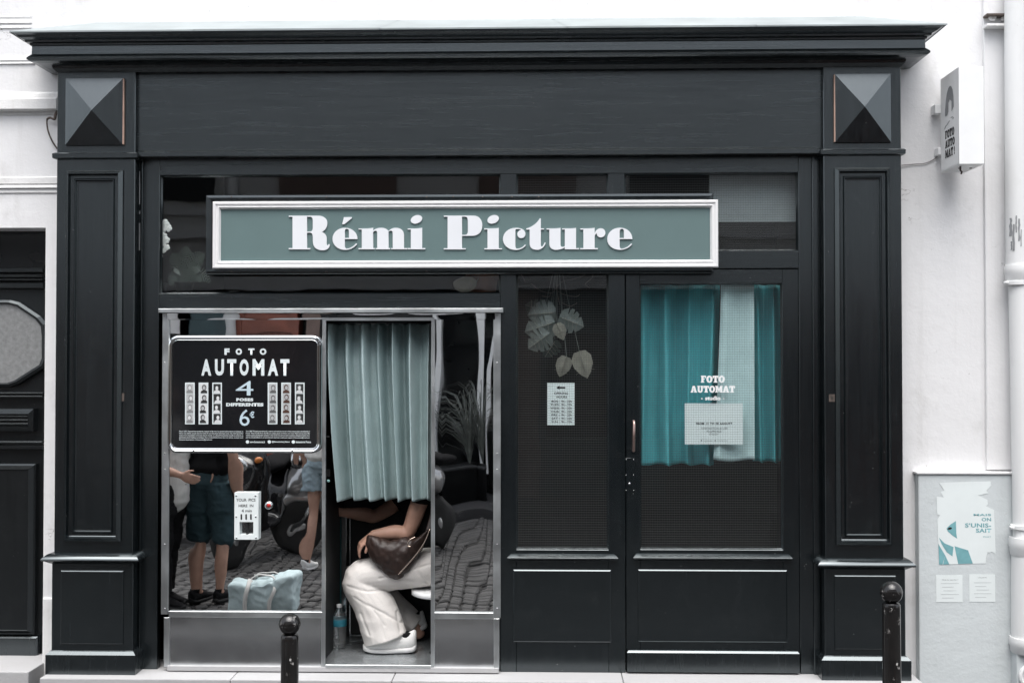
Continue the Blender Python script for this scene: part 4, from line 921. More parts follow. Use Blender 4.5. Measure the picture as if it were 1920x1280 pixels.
# trousers
tr_ = MB()
def pleg(hip, knee, mid, hem, R_):
    c = catmull([hip, hip.lerp(knee, .5), knee, mid, hem], 7); n_ = len(c) - 1; rr = []
    for i in range(len(c)):
        t = i / n_ * (len(R_) - 1); k = min(int(t), len(R_) - 2); f = t - k; rr.append(tuple(R_[k][q] + (R_[k + 1][q] - R_[k][q]) * f for q in (0, 1)))
    tr_.tube(c, rr, 22)
pleg(A(822, 1058, .24), A(672, 1083, .20), A(703, 1138, .20), A(723, 1197, .205), [(.112, .112), (.105, .105), (.092, .086), (.098, .118), (.100, .126)])
pleg(A(822, 1058, .44), A(690, 1080, .45), A(735, 1130, .46), A(778, 1172, .46), [(.105, .115), (.10, .105), (.085, .085), (.085, .075), (.085, .070)])
tr_.ball(A(826, 1062, .34), .15, 18, (.9, 1.2, .85))
CR = [[A(p, q, .12) for p, q in s_] for s_ in (((652, 1098), (690, 1108), (735, 1108)), ((690, 1132), (722, 1150), (752, 1172)), ((664, 1118), (700, 1140), (722, 1172)), ((712, 1084), (752, 1072), (806, 1058)), ((735, 1112), (772, 1104), (808, 1096)), ((676, 1150), (692, 1190)), ((712, 1160), (722, 1196)), ((742, 1150), (750, 1186)), ((700, 1062), (730, 1080), (772, 1090)), ((782, 1070), (796, 1090), (806, 1104)))]
def crease(c):
    s = 0
    for i_, l_ in enumerate(CR):
        for a, b in zip(l_[:-1], l_[1:]):
            dx, dz = b.x - a.x, b.z - a.z; t = max(0, min(1, ((c.x - a.x) * dx + (c.z - a.z) * dz) / (dx * dx + dz * dz)))
            d = sqrt((c.x - a.x - t * dx) ** 2 + (c.z - a.z - t * dz) ** 2); s = max(s, (.0055 if i_ % 2 else .0042) * math.exp(-(d / .0062) ** 2))
    return s
def fold(c, n_):
    q = Vector((c.x * 7 + c.z * 9, c.y * 6, (c.z - c.x) * 4.0)); r = mnoise.noise(q) + .5 * mnoise.noise(q * 2.3 + Vector((5, 2, 1)))
    low = max(0, min(1, (A(700, 1110, .2).z - c.z) * 6)); v = mnoise.noise(Vector((c.x * 26 + c.z * 9, c.y * 18, c.z * 2)))
    e = mnoise.noise(Vector((c.x * 5 + c.z * 13 + 3, c.y * 4, (c.z - c.x) * 3.2))); g = mnoise.noise(Vector((c.x * 17 - c.z * 6, c.y * 9, c.z * 5 + 7)))
    return .002 * r + .006 * low * v + .0025 * ((1 - 2.2 * abs(e)) - .45) - (crease(c) if n_.y < .2 else 0)
tro = remeshed(tr_, 'trousers', .0062, M['cream'], pn, 5, fold)
def shoe(toe, heel, yaw, pitch, L, parent, m1='shoe', m2='sole', lift=0.0, hgt=1.0, wid=1.0):
    """shoe standing with the middle of its sole at toe/heel line; toe, heel are ground points"""
    S = [0, .02, .07, .16, .28, .42, .55, .66, .76, .86, .94, .98, 1.0]
    Wd = [.010, .022, .033, .042, .047, .046, .042, .038, .037, .037, .033, .024, .012]
    Tp = [.028, .038, .048, .057, .066, .080, .096, .104, .098, .098, .108, .110, .100]
    Bt = [.020, .014, .009, .004, .001, 0, 0, 0, 0, .001, .004, .010, .018]
    f = Vector((toe.x - heel.x, toe.y - heel.y, toe.z - heel.z)).normalized(); l = Vector((-f.y, f.x, 0)).normalized(); u = f.cross(l); u = -u if u.z < 0 else u
    up_ = MB(); so = MB(); seg = 18
    for (mb_, kw, lo, hi) in ((up_, 1.0, .016, 1.0), (so, 1.06, 0, 0)):
        vs = []; fs = []
        for s_, w_, t_, b_ in zip(S, Wd, Tp, Bt):
            c = toe.lerp(heel, s_) if L is None else toe - f * (L * s_)
            for k in range(seg):
                th = 2 * pi * k / seg; cx = cos(th); cz = sin(th); cx = math.copysign(abs(cx) ** .8, cx)
                if lo: zz = b_ + .014 + (t_ * hgt - b_ - .014) * (.5 + .5 * cz); ww = w_ * wid * (1 - .30 * max(0, cz) ** 2 * (1 if s_ > .3 else .4))
                else: zz = b_ + (.030 + .008 * max(0, s_ - .5)) * (.5 + .5 * math.copysign(abs(cz) ** .5, cz)); ww = w_ * wid * kw
                vs.append(c + l * (ww * cx) + u * zz)
        n_ = len(S)
        for i in range(n_ - 1):
            for k in range(seg): k2 = (k + 1) % seg; fs.append((i * seg + k, i * seg + k2, (i + 1) * seg + k2, (i + 1) * seg + k))
        fs.append(tuple(range(seg))); fs.append(tuple((n_ - 1) * seg + k for k in range(seg)))
        mb_.add(vs, fs)
    o = up_.build('shoe', M[m1], parent, True, fix=True); so.build('sole', M[m2], o, True, fix=True)
    c = toe - f * ((L or (toe - heel).length) * .80)
    k = MB(); k.tube([c + u * .085, c + u * .112 - f * .0], [(.030, .030), (.033, .036)], 14); k.build('collar', M['blackc'], o, True)
    # laces
    k = MB()
    for i in range(4):
        q = toe - f * ((L or (toe - heel).length) * (.34 + .075 * i)); h_ = (.073 + .009 * i) * hgt
        k.tube([q + l * .018 + u * (h_ - .006), q + u * (h_ + .002), q - l * .018 + u * (h_ - .006)], .003, 6)
    k.build('laces', M[m1], o, True)
    return o
fz = lambda p, z: Vector((p.x, p.y, z))
shoe(fz(A(681, 1220, .19), zfl + .001), fz(A(781, 1220, .20), zfl + .004), 0, 0, None, pn, hgt=1.15)
hf = A(803, 1186, .47); shoe(fz(A(722, 1200, .43), zfl + .002), Vector((hf.x, hf.y, zfl + .075)), 0, 0, None, pn)

# shoulder bag on the lap
bg_ = thing('handbag', 'slouchy brown leather bag on the lap of the seated person', 'bag', tuple(A(742, 1086, .13)))
ol = [(684, 1018), (688, 1002), (706, 1004), (735, 1012), (758, 1004), (776, 1010), (792, 1000), (806, 990), (800, 1012), (790, 1034), (776, 1058), (762, 1075), (746, 1087), (728, 1080), (708, 1064), (692, 1042)]
mbg = MB().pillow(catmull([A(p, q, .115) for p, q in ol + ol[:1]], 3)[:-1], A(745, 1042, .115), .055)
def wr(c, n_):
    v = Vector((c.x * 16 + c.z * 7, c.y * 8, c.z * 12 - c.x * 9)); return .010 * (abs(mnoise.noise(v)) - .3) + .004 * mnoise.noise(v * 2.7)
bag = remeshed(mbg, 'pouch', .0055, M['leather'], bg_, 2, wr)
MB().tube(catmull([A(806, 992, .060), A(797, 1014, .056), A(781, 1038, .052), A(760, 1062, .055), A(747, 1076, .062)], 6), .0035, 8).build('zip', M['zip'], bg_, True)
MB().tube(catmull([A(779, 1006, .062), A(768, 1012, .055), A(764, 1022, .052), A(770, 1024, .052)], 5), .003, 8).build('zip_pull', M['zip'], bg_, True)
MB().tube(catmull([A(803, 996, .10), A(812, 960, .14), A(818, 905, .22), A(808, 890, .34)], 6), [(.016, .004)] * 19, 8).build('strap', M['leather'], bg_, True)

# water bottle
Yb_ = .42
bt = thing('water_bottle', 'clear plastic water bottle with blue label on the booth floor', 'bottle', (at(636, 1200, Yb_).x, Yb_, zfl))
c0 = Vector((at(636, 1200, Yb_).x, Yb_, zfl)); H_ = .245; R_ = .042
pr = [(.030, 0), (.038, .004), (.041, .012), (.039, .020)] + [(.0405 + .0016 * sin(i * 1.57), .022 + i * .006) for i in range(15)] + [(.042, .115), (.042, .165), (.043, .172), (.036, .186), (.024, .206), (.0145, .224), (.0135, .232)]
MB().lathe(c0, pr, 24).build('bottle_body', M['bottle'], bt, True)
MB().lathe(c0, [(.0425, .127), (.0432, .128), (.0432, .164), (.0425, .165)], 24).build('paper_label', M['labelb'], bt, True)
MB().lathe(c0, [(.016, .231), (.0165, .233), (.0165, .246), (.015, .249)], 20).build('cap', M['white'], bt, True)

# ------------------------------------------------------------------ behind the door glass
rt = at(1332, 870, .17).z
cv = []
def dcur(lab, m, a0, a1, b0, b1, r0, r1, y, f, am, sd):
    xa, xb = at(a0, 600, y).x, at(a1, 600, y).x; xc, xd = at(b0, 600, y).x, at(b1, 600, y).x
    return curtain('door_curtain_or_reflection', lab, 'curtain', m, xa, xb, xc, xd, at((a0 + a1) / 2, r1, y).z, at((a0 + a1) / 2, r0, y).z, y, f, am, sd, .6, 'curtains and reflection stand-in behind the shop door', .006, 50, 110, .8)
c1_, _o = dcur('wide teal curtain on the left behind the door glass', 'teal', 1194, 1352, 1196, 1340, 534, 871, .245, 3.7, .056, 2.0)
c2_, _o = dcur('pale teal cloth standing in for a bright reflection in the middle of the door glass', 'tealrefl', 1352, 1414, 1336, 1414, 528, 863, .168, 1.3, .012, .6)  # added lighter cloth: a white reflection on the door pane, put into colour
c3_, _o = dcur('narrow teal curtain on the right behind the door glass', 'teal', 1410, 1476, 1412, 1476, 534, 866, .245, 2.1, .052, 4.0)
for c_, a_, b_ in ((c1_, 1186, 1345), (c3_, 1400, 1486)):
    MB().tube([at(a_, 528, .19), at(b_, 528, .19)], .006, 8).build('rod', M['black'], c_, True)
def sheet(name, label, cat, a, b, c, d, Y, m='paper'):
    t = thing(name, label, cat, tuple(at((a + c) / 2, d, Y)))
    x0, x1, z0, z1 = rc(a, b, c, d, Y); MB().box(x0, x1, Y, Y + .0008, z0, z1).build('sheet', M[m], t); return t
oh = sheet('opening_hours', 'pale opening hours notice with arrow in the narrow wired window', 'notice', 1026, 717.5, 1077.5, 797, .1225, 'paperw')
yt = .1218
MB().poly([at(p, q, yt) for p, q in ((1043, 726.5), (1049, 722.5), (1049, 725), (1060, 725), (1060, 728), (1049, 728), (1049, 730.5))]).build('arrow', M['ink'], oh)
text('OPENING', 1039, 735, 1065, 739.5, yt, M['ink'], oh, .02); text('HOURS', 1043.5, 741.5, 1063, 746, yt, M['ink'], oh, .02)
for i, dn_ in enumerate(('MON : ', 'TUES: ', 'WEDS: ', 'THUR: ', 'FRI : ', 'SAT : ', 'SUN : ')):
    r = 750 + i * 6.4; text(dn_.strip(), 1034 if len(dn_.split()[0].strip(':')) == 3 else 1032, r, 1049, r + 4.2, yt, M['ink'], oh, .02); text('9h - 22h', 1052.5, r, 1072, r + 4.2, yt, M['ink'], oh, .02)
cn = sheet('closing_notice', 'white notice on door glass, From 12 to 28 August', 'notice', 1284, 756, 1393, 833, .128, 'paperw')
yt = .1272
text('FROM 12 TO 28 AUGUST', 1305, 791.5, 1373, 796, yt, M['ink'], cn, .03, 1.15)
text('OUR PHOTOBOOTHS WILL BE CLOSED', 1314, 801, 1364, 805, yt, M['greyink'], cn); text('FOR SUMMER BREAK', 1325, 806.5, 1353, 810.5, yt, M['greyink'], cn); text('SEE YOU SOON!', 1330, 812, 1347, 815.5, yt, M['greyink'], cn)
for a in (1315, 1341): MB().poly([at(p, q, yt) for p, q in ell(a, 825.5, 1.4, 1.4, 0, 10)]).build('icon', M['greyink'], cn)
text('fotoautomat.fr', 1319, 824.6, 1336, 826.6, yt, M['greyink'], cn); text('fotoautomat_france', 1345, 824.6, 1364, 826.6, yt, M['greyink'], cn)

# ------------------------------------------------------------------ inside the shop
for nm, (a, b, c, d, e, f) in dict(interior_floor=(PX0, PX3, .31, 3.2, -.08, -.01), interior_back_wall=(PX0, PX3, 3.2, 3.3, -.08, 3.3), interior_ceiling=(PX0, PX3, .53, 3.3, 3.3, 3.4), interior_side_wall=(PX0 - .1, PX0 - .001, .53, 3.3, -.08, 3.4)).items():
    tag(MB().box(a, b, c, d, e, f).build(nm, M['dark']), kind='structure')
tag(MB().box(PX3 + .001, PX3 + .1, .53, 3.3, -.08, 3.4).build('interior_side_wall', M['dark']), kind='structure')
tag(MB().box(PX0, PX3, .53, .60, oz1 - .02, 3.3).build('interior_front_wall', M['dark']), kind='structure')
gb = sheet('reflection_board', 'pale grey board standing in for a bright reflection in the wired glass above the door', 'board', 1330, 322, 1500, 416, .20, 'boardrefl')  # added pale board in place of the bright reflection in this pane
# monstera
mo = thing('monstera_plant', 'split-leaf monstera behind the narrow wired window above the hours notice', 'plant', tuple(at(1046, 470, .30)))
HALF = [(0, 0), (.18, -.14), (.40, -.06), (.54, .14), (.22, .20), (.57, .26), (.56, .42), (.20, .36), (.52, .52), (.44, .68), (.17, .52), (.36, .80), (.20, .95), (0, 1.08)]
def mleaf(px, py, tx, ty, size, Y, tilt=.35, whole=False, m='leaf'):
    b = at(px, py, Y); d = (at(tx, ty, Y) - b).normalized(); s = Vector((d.z, 0, -d.x)); k = MB(); half = HALF if not whole else [(0, 0), (.22, .02), (.38, .25), (.36, .55), (.2, .85), (0, 1.05)]
    for sg_ in (-1, 1):
        pts = [b + d * (v * size) + s * (sg_ * u * size) + Vector((0, tilt * u * size + .12 * size * v * v, 0)) for u, v in half]
        n_ = len(pts); rows_ = []
        for f_ in (1.0, .66, .33):
            rows_.append([b + d * (v * size * (1 if whole else .96)) + s * (sg_ * u * f_ * size) + Vector((0, tilt * u * f_ * size * (1.3 - .5 * f_) + .25 * size * max(0, v) ** 2 * .8 + .012 * size * sin(7 * v + px), 0)) for u, v in half])
        rows_.append([b + d * (v * size) + Vector((0, .20 * size * max(0, v) ** 2, 0)) for u, v in half])
        fs_ = []
        for r_ in range(3):
            for i in range(n_ - 1): q_ = (r_ * n_ + i, r_ * n_ + i + 1, (r_ + 1) * n_ + i + 1, (r_ + 1) * n_ + i); fs_.append(q_ if sg_ > 0 else q_[::-1])
        k.add(rows_[0] + rows_[1] + rows_[2] + rows_[3], fs_)
    o = k.build('leaf', M[m], mo)
    vn = MB(); vn.tube([b + Vector((0, -.002, 0)), b + d * size * .5 + Vector((0, .05 * size - .002, 0)), b + d * size + Vector((0, .2 * size - .002, 0))], [.0022, .0016, .0008], 6)
    for v_ in (.12, .32, .5, .68):
        for sg_ in (-1, 1): vn.tube([b + d * size * v_ + Vector((0, .2 * size * v_ * v_ - .002, 0)), b + d * size * (v_ + .12) + s * sg_ * size * .36 + Vector((0, tilt * .36 * size + .2 * size * v_ * v_ - .004, 0))], [.0009, .0004], 4)
    vn.build('veins', M['leafd'], o)
    return b
root = at(1046, 470, .30)
for a in ((1036, 586, 994, 590, .135, .19, .3, False, 'leaf'), (1034, 606, 984, 622, .150, .18, .35, False, 'leaf'), (1026, 628, 992, 652, .125, .17, .3, False, 'leaf'), (1054, 596, 1094, 612, .125, .16, .25, False, 'leaf'), (1044, 606, 1058, 640, .095, .15, .1, True, 'leafd'), (1062, 668, 1050, 704, .115, .18, .3, True, 'leafd'), (1086, 658, 1102, 710, .150, .155, .3, True, 'leafd'), (1020, 584, 992, 574, .11, .26, .3, False, 'fern'), (1040, 640, 1020, 672, .10, .25, .3, False, 'fern')):
    b = mleaf(*a)
    MB().tube(catmull([b, b.lerp(root, .4) + Vector((0, .05, .0)), root], 5), .0016, 6).build('stem', M['leaf'], mo, True)
MB().lathe((root.x, root.y, root.z - .02), [(.05, 0), (.075, .12), (.08, .125), (.07, .125)], 20).build('hanging_pot', M['black'], mo, True)
vi = thing('dry_vine', 'bare dry tendrils hanging at the top of the narrow wired window', 'vine', tuple(at(1045, 505, .2)))
for pts in ([(1103, 505), (1095, 516), (1080, 522), (1056, 527), (1044, 538), (1035, 549), (1020, 547), (1008, 542), (998, 533), (995, 532)], [(1044, 535), (1046, 555), (1050, 572)], [(1046, 546), (1060, 553), (1080, 556), (1087, 552)], [(1052, 566), (1068, 574), (1082, 568)], [(1110, 507), (1111, 520), (1098, 532), (1106, 540)], [(976, 512), (982, 522), (985, 530)], [(1032, 548), (1030, 556), (1016, 555)]):
    MB().tube(catmull([at(p, q, .20 + .01 * sin(p)) for p, q in pts], 4), .0013, 6).build('tendril', M['twig'], vi, True)
# left transom: orchid, fern, pot on a shelf
shf = thing('window_shelf', 'dark shelf inside along the bottom of the wide top window', 'shelf', tuple(at(620, 552, .3)))
x0, x1, z0, z1 = rc(290, 549, 936, 556, .22); MB().box(x0, x1, .145, .50, z0 - .006, z0 + .012).build('shelf_board', M['dark'], shf); zs_ = z0 + .012
for p in (320, 620, 910): MB().box(at(p, 560, .3).x - .01, at(p, 560, .3).x + .01, .30, .32, z0 - .25, z0 - .006).build('bracket', M['dark'], shf)
orc = thing('orchid', 'white orchid spray at the left edge of the wide top window', 'flower', (at(300, 548, .2).x, .2, zs_))
MB().tube(catmull([Vector((at(300, 548, .2).x, .2, zs_ + .03)), at(299, 510, .2), at(303, 460, .2), at(309, 418, .2)], 5), .002, 6).build('stem', M['leaf'], orc, True)
MB().lathe((at(300, 548, .2).x, .2, zs_), [(.03, 0), (.04, .06), (.042, .065), (.038, .065)], 16).build('pot', M['black'], orc, True)
for i, (p, q, s_) in enumerate(((309, 420, 9), (316, 428, 7), (304, 430, 8), (307, 443, 7), (312, 450, 7), (305, 456, 7), (313, 464, 6), (307, 470, 5), (303, 480, 3))):
    k = MB(); c = at(p, q, .150); R = s_ / 330
    for j in range(5):
        an = 2 * pi * j / 5 + i; pc = c + Vector((cos(an) * R * .55, -.004, sin(an) * R * .55)); n_ = 8
        k.ball(pc, R * .55, 8, (1, .35, .9))
    k.ball(c + Vector((0, -.008, 0)), R * .25, 6); k.build('blossom', M['petal'], orc, True)
def frond(parent, base, tip, sag, n_=16, w_=.05, m='fern'):
    b, t = Vector(base), Vector(tip); k = MB(); pts = [b.lerp(t, i / n_) + Vector((0, 0, sag * sin(pi * i / n_))) for i in range(n_ + 1)]
    k.tube(pts, .0012, 5)
    for i in range(1, n_):
        d = (pts[i + 1] - pts[i]).normalized(); s = d.cross(Vector((0, 1, 0))).normalized(); L = w_ * sin(pi * (i / n_) ** .7) + .004
        for sg_ in (-1, 1):
            q = pts[i]; e = q + s * sg_ * L + d * L * .4; k.add([q - d * .004, q + d * .004, e.lerp(q, .3) + d * .005, e], [(0, 1, 2, 3)])
    return k.build('frond', M[m], parent)
fn = thing('fern', 'feathery fern behind the wide top window left of the sign', 'fern', (at(345, 548, .3).x, .3, zs_))
fb = Vector((at(345, 548, .3).x, .3, zs_ + .07))
MB().lathe((fb.x, .3, zs_), [(.04, 0), (.055, .07), (.058, .075), (.05, .075)], 16).build('pot', M['black'], fn, True)
for (p, q, s_) in ((322, 476, .03), (350, 462, .03), (384, 478, .04), (330, 512, .04), (375, 510, .05), (395, 530, .05), (318, 535, .04)): frond(fn, fb, at(p, q, .27), s_)
po = thing('potted_plant', 'small terracotta pot with one pale leaf under the sign', 'plant', (at(905, 548, .26).x, .26, zs_))
MB().lathe((at(905, 548, .26).x, .26, zs_), [(.07, 0), (.085, .085), (.095, .088), (.095, .115), (.08, .115)], 24).build('pot', M['terra'], po, True)
lp = [at(p, q, .15) for p, q in ((894, 526), (886, 520), (870, 519), (858, 523), (850, 529), (851, 538), (858, 545), (870, 548), (884, 545), (893, 536))]
MB().pillow(catmull(lp + lp[:1], 3)[:-1], at(873, 534, .15), .006, both=True).build('leaf', M['leafd'], po, True)
MB().tube(catmull([at(893, 530, .15), at(900, 515, .19), at(905, 508, .25)], 4), .0022, 6).build('stem', M['leafd'], po, True)

# ------------------------------------------------------------------ right-hand wall
Yf, Yb = -.147, .12
bs = thing('box_sign', 'white projecting box sign reading Foto Auto Mat!', 'sign', tuple(at(1810, 315, 0)))
x0, x1 = at(1798, 216, Yf).x, at(1845, 216, Yf).x; z0, z1 = at(1800, 308, Yf).z, at(1800, 125, Yf).z
MB().box(x0, x1, Yf, Yb, z0, z1).build('casing', M['white'], bs, bevel=.003)
xs = x0 - .0012
def sp(u, v): return Vector((xs, Yb + (Yf - Yb) * u, z1 + (z0 - z1) * v))
MB().poly([sp(.03, .015), sp(.03, .985), sp(.97, .985), sp(.97, .015)]).build('face', M['white'], bs); xs -= .0012
arch = [(.27, .42), (.28, .36), (.32, .27), (.38, .20), (.46, .155), (.55, .14), (.63, .155), (.70, .20), (.74, .27), (.75, .36), (.75, .38), (.63, .42), (.63, .31), (.54, .28), (.46, .31), (.46, .40), (.40, .43), (.31, .435)]
k = curve_mesh([arch]); 
for v in k.vertices: v.co = sp(v.co.x, v.co.y) - wloc(bs)
link_mesh('emblem', k, M['greyink'], bs)
k = MB()
for pts in ([(.25, .56), (.30, .535), (.38, .53), (.45, .515), (.52, .50)], [(.60, .48), (.68, .475), (.74, .49), (.70, .505)]): k.tube([sp(u, v) for u, v in pts], .0012, 5)
k.build('scribble', M['greyink'], bs)
def side_text(s_, u0, v0, u1, v1):
    me = text_mesh(s_, .035); xs_ = [v.co.x for v in me.vertices]; ys_ = [v.co.y for v in me.vertices]; a, b, c, d = min(xs_), max(xs_), min(ys_), max(ys_)
    for v in me.vertices: v.co = sp(u0 + (v.co.x - a) / (b - a) * (u1 - u0), v1 + (v.co.y - c) / (d - c) * (v0 - v1)) - wloc(bs)
    link_mesh('lettering', me, M['ink'], bs)
for w_, v0_, v1_, u1_ in (('FOTO', .585, .67, .77), ('AUTO', .69, .77, .79), ('MAT', .79, .875, .70)): slab_word(w_, 0, 0, 0, 0, bs, M['ink'], fn=lambda a, b: sp(.27 + (u1_ - .27) * a, v1_ + (v0_ - v1_) * b))
side_text('!', .75, .79, .79, .875)
x_, z_ = at(1758, 205, .13).x, at(1758, 205, .13).z
MB().box(x_ - .018, x0 + .01, .118, YW, z_ - .025, z_ + .025).build('bracket', M['white'], bs, bevel=.003)
MB().box(x_ - .002, x0 + .01, .118, YW, z_ - .25, z_ - .21).build('bracket', M['white'], bs, bevel=.003)
for (p, q, r_) in ((1795, 316.5, .008), (1816, 316.5, .008)): MB().lathe((at(p, 312, 0).x, at(p, 312, 0).y - .03, z0), [(r_, 0), (r_, -.002), (r_ * .6, -.003)], 12).build('cap_screw', M['black'], bs)
MB().tube([(x0 + .03, -.08, z0), (x0 + .03, -.08, z0 - .02), (x0 + .038, -.08, z0 - .03), (x0 + .034, -.08, z0 - .04)], .005, 8).build('hook', M['rustm'], bs, True)
cbl = thing('power_cable', 'thin grey cable running from pilaster to the box sign', 'cable', tuple(at(1730, 309, .17)))
MB().tube(catmull([at(1690, 310, .17), at(1712, 308, .172), at(1735, 306, .172), at(1752, 298, .172), at(1766, 284, .165), at(1772, 280, .12)], 6), .0028, 6).build('wire', M['cable'], cbl, True)
cb2 = thing('loose_cable', 'dark frayed cable loop beside the left pilaster', 'cable', tuple(at(100, 280, .16)))
MB().tube(catmull([at(108, 208, .16), at(104, 216, .155), at(102, 224, .15), at(94, 221, .15), at(88, 226, .15), at(90, 245, .15), at(98, 265, .155), at(108, 280, .17)], 5), [.008] * 10 + [.006] * 10 + [.0045] * 16, 7).build('wire', M['rustm'], cb2, True)
# drain pipe
dp = thing('downpipe', 'white painted drainpipe with collars at the right edge', 'pipe', tuple(at(1910, 1290, .1)))
def pl_(name, pa, ra, pb, rb, R, m='pipe', seg=24, extra=None):
    a, b = at(pa, ra, .09), at(pb, rb, .09); return MB().tube([a, b], R, seg).build(name, M[m], dp, auto=40)
pl_('upper_pipe', 1902, -40, 1905, 508, .052); pl_('lower_pipe', 1909, 512, 1918, 1018, .050); pl_('base_pipe', 1925, 1014, 1924, 1205, .077)
def collar(p, r, R, h_, nm='collar'):
    c = at(p, r, .09); return MB().lathe((c.x, .09, c.z), [(R * .86, -h_ * .5), (R * .92, -h_ * .42), (R * .95, -h_ * .1), (R, 0), (R, h_ * .3), (R * .97, h_ * .5), (R * .85, h_ * .5)], 28).build(nm, M['pipe'], dp, auto=40)
collar(1906, 512, .062, .085); collar(1922, 1024, .082, .10); collar(1927, 1208, .094, .085)
for (p, r, R) in ((1906, 531, .056), (1916, 987, .054)):
    c = at(p, r, .09); cl = MB().lathe((c.x, .09, c.z), [(R, -.012), (R + .004, -.010), (R + .004, .010), (R, .012)], 24).build('clamp', M['pipe'], dp, auto=40)
    MB().lathe((c.x - R - .012, .075, c.z), [(.010, 0), (.010, .03), (.006, .034)], 10, 'y').build('bolt', M['pipe'], cl, True)
c = at(1932, 1262, .06); MB().box(c.x - .075, c.x + .09, .05, YW, ZP, at(1920, 1212, .06).z).build('drain_shoe', M['greyr'], dp, bevel=.012)
MB().lathe((c.x + .0, .05, c.z - .01), [(.068, 0), (.068, .014), (.058, .018), (.050, .014), (.046, .004), (.036, .004), (.034, .016), (.028, .018), (.012, .010)], 26, 'y').build('cleaning_cap', M['pipe'], dp, auto=35)
for (p, r0_, r1_, w_) in ((1898, 408, 442, 2.2), (1902, 420, 470, 2.0), (1906, 404, 436, 1.6), (1911, 410, 452, 2.6), (1915, 430, 462, 1.5), (1899, 452, 468, 1.6)):
    k = MB(); y_ = .0355; n_ = 7
    L_ = [at(p - w_ * random.uniform(.4, 1), r0_ + (r1_ - r0_) * i / n_, y_) for i in range(n_ + 1)]; R_2 = [at(p + w_ * random.uniform(.4, 1), r0_ + (r1_ - r0_) * i / n_, y_) for i in range(n_ + 1)]
    cx_ = at(1904, 430, .09).x
    for q in L_ + R_2: q.y = .09 - sqrt(max(1e-5, .0532 ** 2 - (q.x - cx_) ** 2))
    k.add(L_ + R_2, [(i, i + 1, n_ + 2 + i, n_ + 1 + i) for i in range(n_)]).build('sticker_scrap', M['facade' if 0 else 'greyink'], dp)
pb_ = thing('pipe_bracket', 'rusty white bracket holding the drainpipe at upper right', 'bracket', tuple(at(1868, 50, .14)))
x0, x1, z0, z1 = rc(1848, 46, 1890, 51, .12); MB().box(x0, x1, .10, YW - .02, z0, z1).build('lower_bar', M['wallold'], pb_, bevel=.003)
x0, x1, z0, z1 = rc(1848, 27, 1890, 31, .12); MB().box(x0, x1, .10, YW - .02, z0, z1).build('upper_bar', M['rustm'], pb_, bevel=.003)
MB().lathe(at(1860, 34, .145), [(.020, 0), (.020, .014), (.012, .02)], 6, 'y').build('bolt', M['wallold'], pb_); MB().lathe(at(1881, 36, .145), [(.014, 0), (.014, .014), (.008, .02)], 10, 'y').build('bolt', M['wallold'], pb_)
# grey rendered panel with posters
gp = thing('rendered_panel', 'grey rendered wall panel with white ledge, carrying the torn poster', 'wall panel', tuple(at(1810, 1290, .13)))
YPn = .125
x0, x1, z0, z1 = rc(1723, 889, 1905, 1290, YPn); z0 = ZP
MB().box(x0, x1, YPn, YW + .02, z0, z1).build('render', M['greyr'], gp, bevel=.006)
MB().box(x0 - .012, x1 + .004, YPn - .010, YW + .02, z1 + .001, z1 + .014).build('ledge', M['wall'], gp, bevel=.005)
ps = thing('torn_poster', 'torn white and teal poster reading Mais on s’unissait', 'poster', tuple(at(1812, 1056, YPn)))
YQ = YPn - .0015
Pz = lambda p, q: (1740 + p / 5.12, 890 + q / 5.12)
out = [(105, 74), (330, 66), (600, 60), (606, 100), (560, 150), (580, 175), (480, 196), (570, 236), (575, 280), (556, 298), (634, 335), (650, 755), (612, 735), (590, 745), (572, 740), (556, 800), (556, 848), (430, 850), (108, 860), (96, 600), (90, 425), (115, 385), (88, 378), (82, 205), (150, 215), (120, 160), (158, 150)]
loops = [[(lambda q: (q.x, q.z))(at(*Pz(a, b), YQ)) for a, b in out]]
def flatp(name, pts, m, Y, parent, conv=Pz):
    me = curve_mesh([[(lambda q: (q.x, q.z))(at(*conv(a, b), Y)) for a, b in pts]]); off = wloc(parent)
    for v in me.vertices: v.co = Vector((v.co.x, Y, v.co.y)) - off
    me.name = name; return link_mesh(name, me, m, parent)
flatp('sheet', out, M['paper'], YQ, ps)
flatp('jacket', [(255, 682), (385, 722), (430, 848), (290, 852), (270, 760)], M['tealink'], YQ - .0006, ps)
flatp('jacket', [(100, 660), (165, 770), (140, 858), (108, 858)], M['tealink'], YQ - .0006, ps)
flatp('collar_shadow', [(165, 770), (205, 856), (145, 858)], M['tealink'], YQ - .0007, ps)
flatp('neck', [(105, 600), (160, 655), (245, 690), (235, 780), (180, 740), (130, 660)], M['tealink'], YQ - .0006, ps)
flatp('face', [(268, 440), (272, 560), (280, 610), (235, 580), (190, 540), (178, 512), (215, 475)], M['tealink'], YQ - .0006, ps)
flatp('eye', [(185, 520), (200, 503), (222, 500), (232, 514), (212, 524)], M['ink'], YQ - .0009, ps)
for (s_, a, b, c, d) in (('MAIS', 437, 372, 606, 392), ('ON', 514, 410, 606, 443), ('S’UNIS-', 356, 462, 606, 503), ('SAIT', 460, 513, 608, 552)):
    (p0, q0), (p1, q1) = Pz(a, b), Pz(c, d); text(s_, p0, q0, p1, q1, YQ - .0006, M['tealink'], ps, .03, 1.05)
(p0, q0), (p1, q1) = Pz(532, 586), Pz(606, 600); text('PHAT', p0, q0, p1, q1, YQ - .0006, M['tealink'], ps)
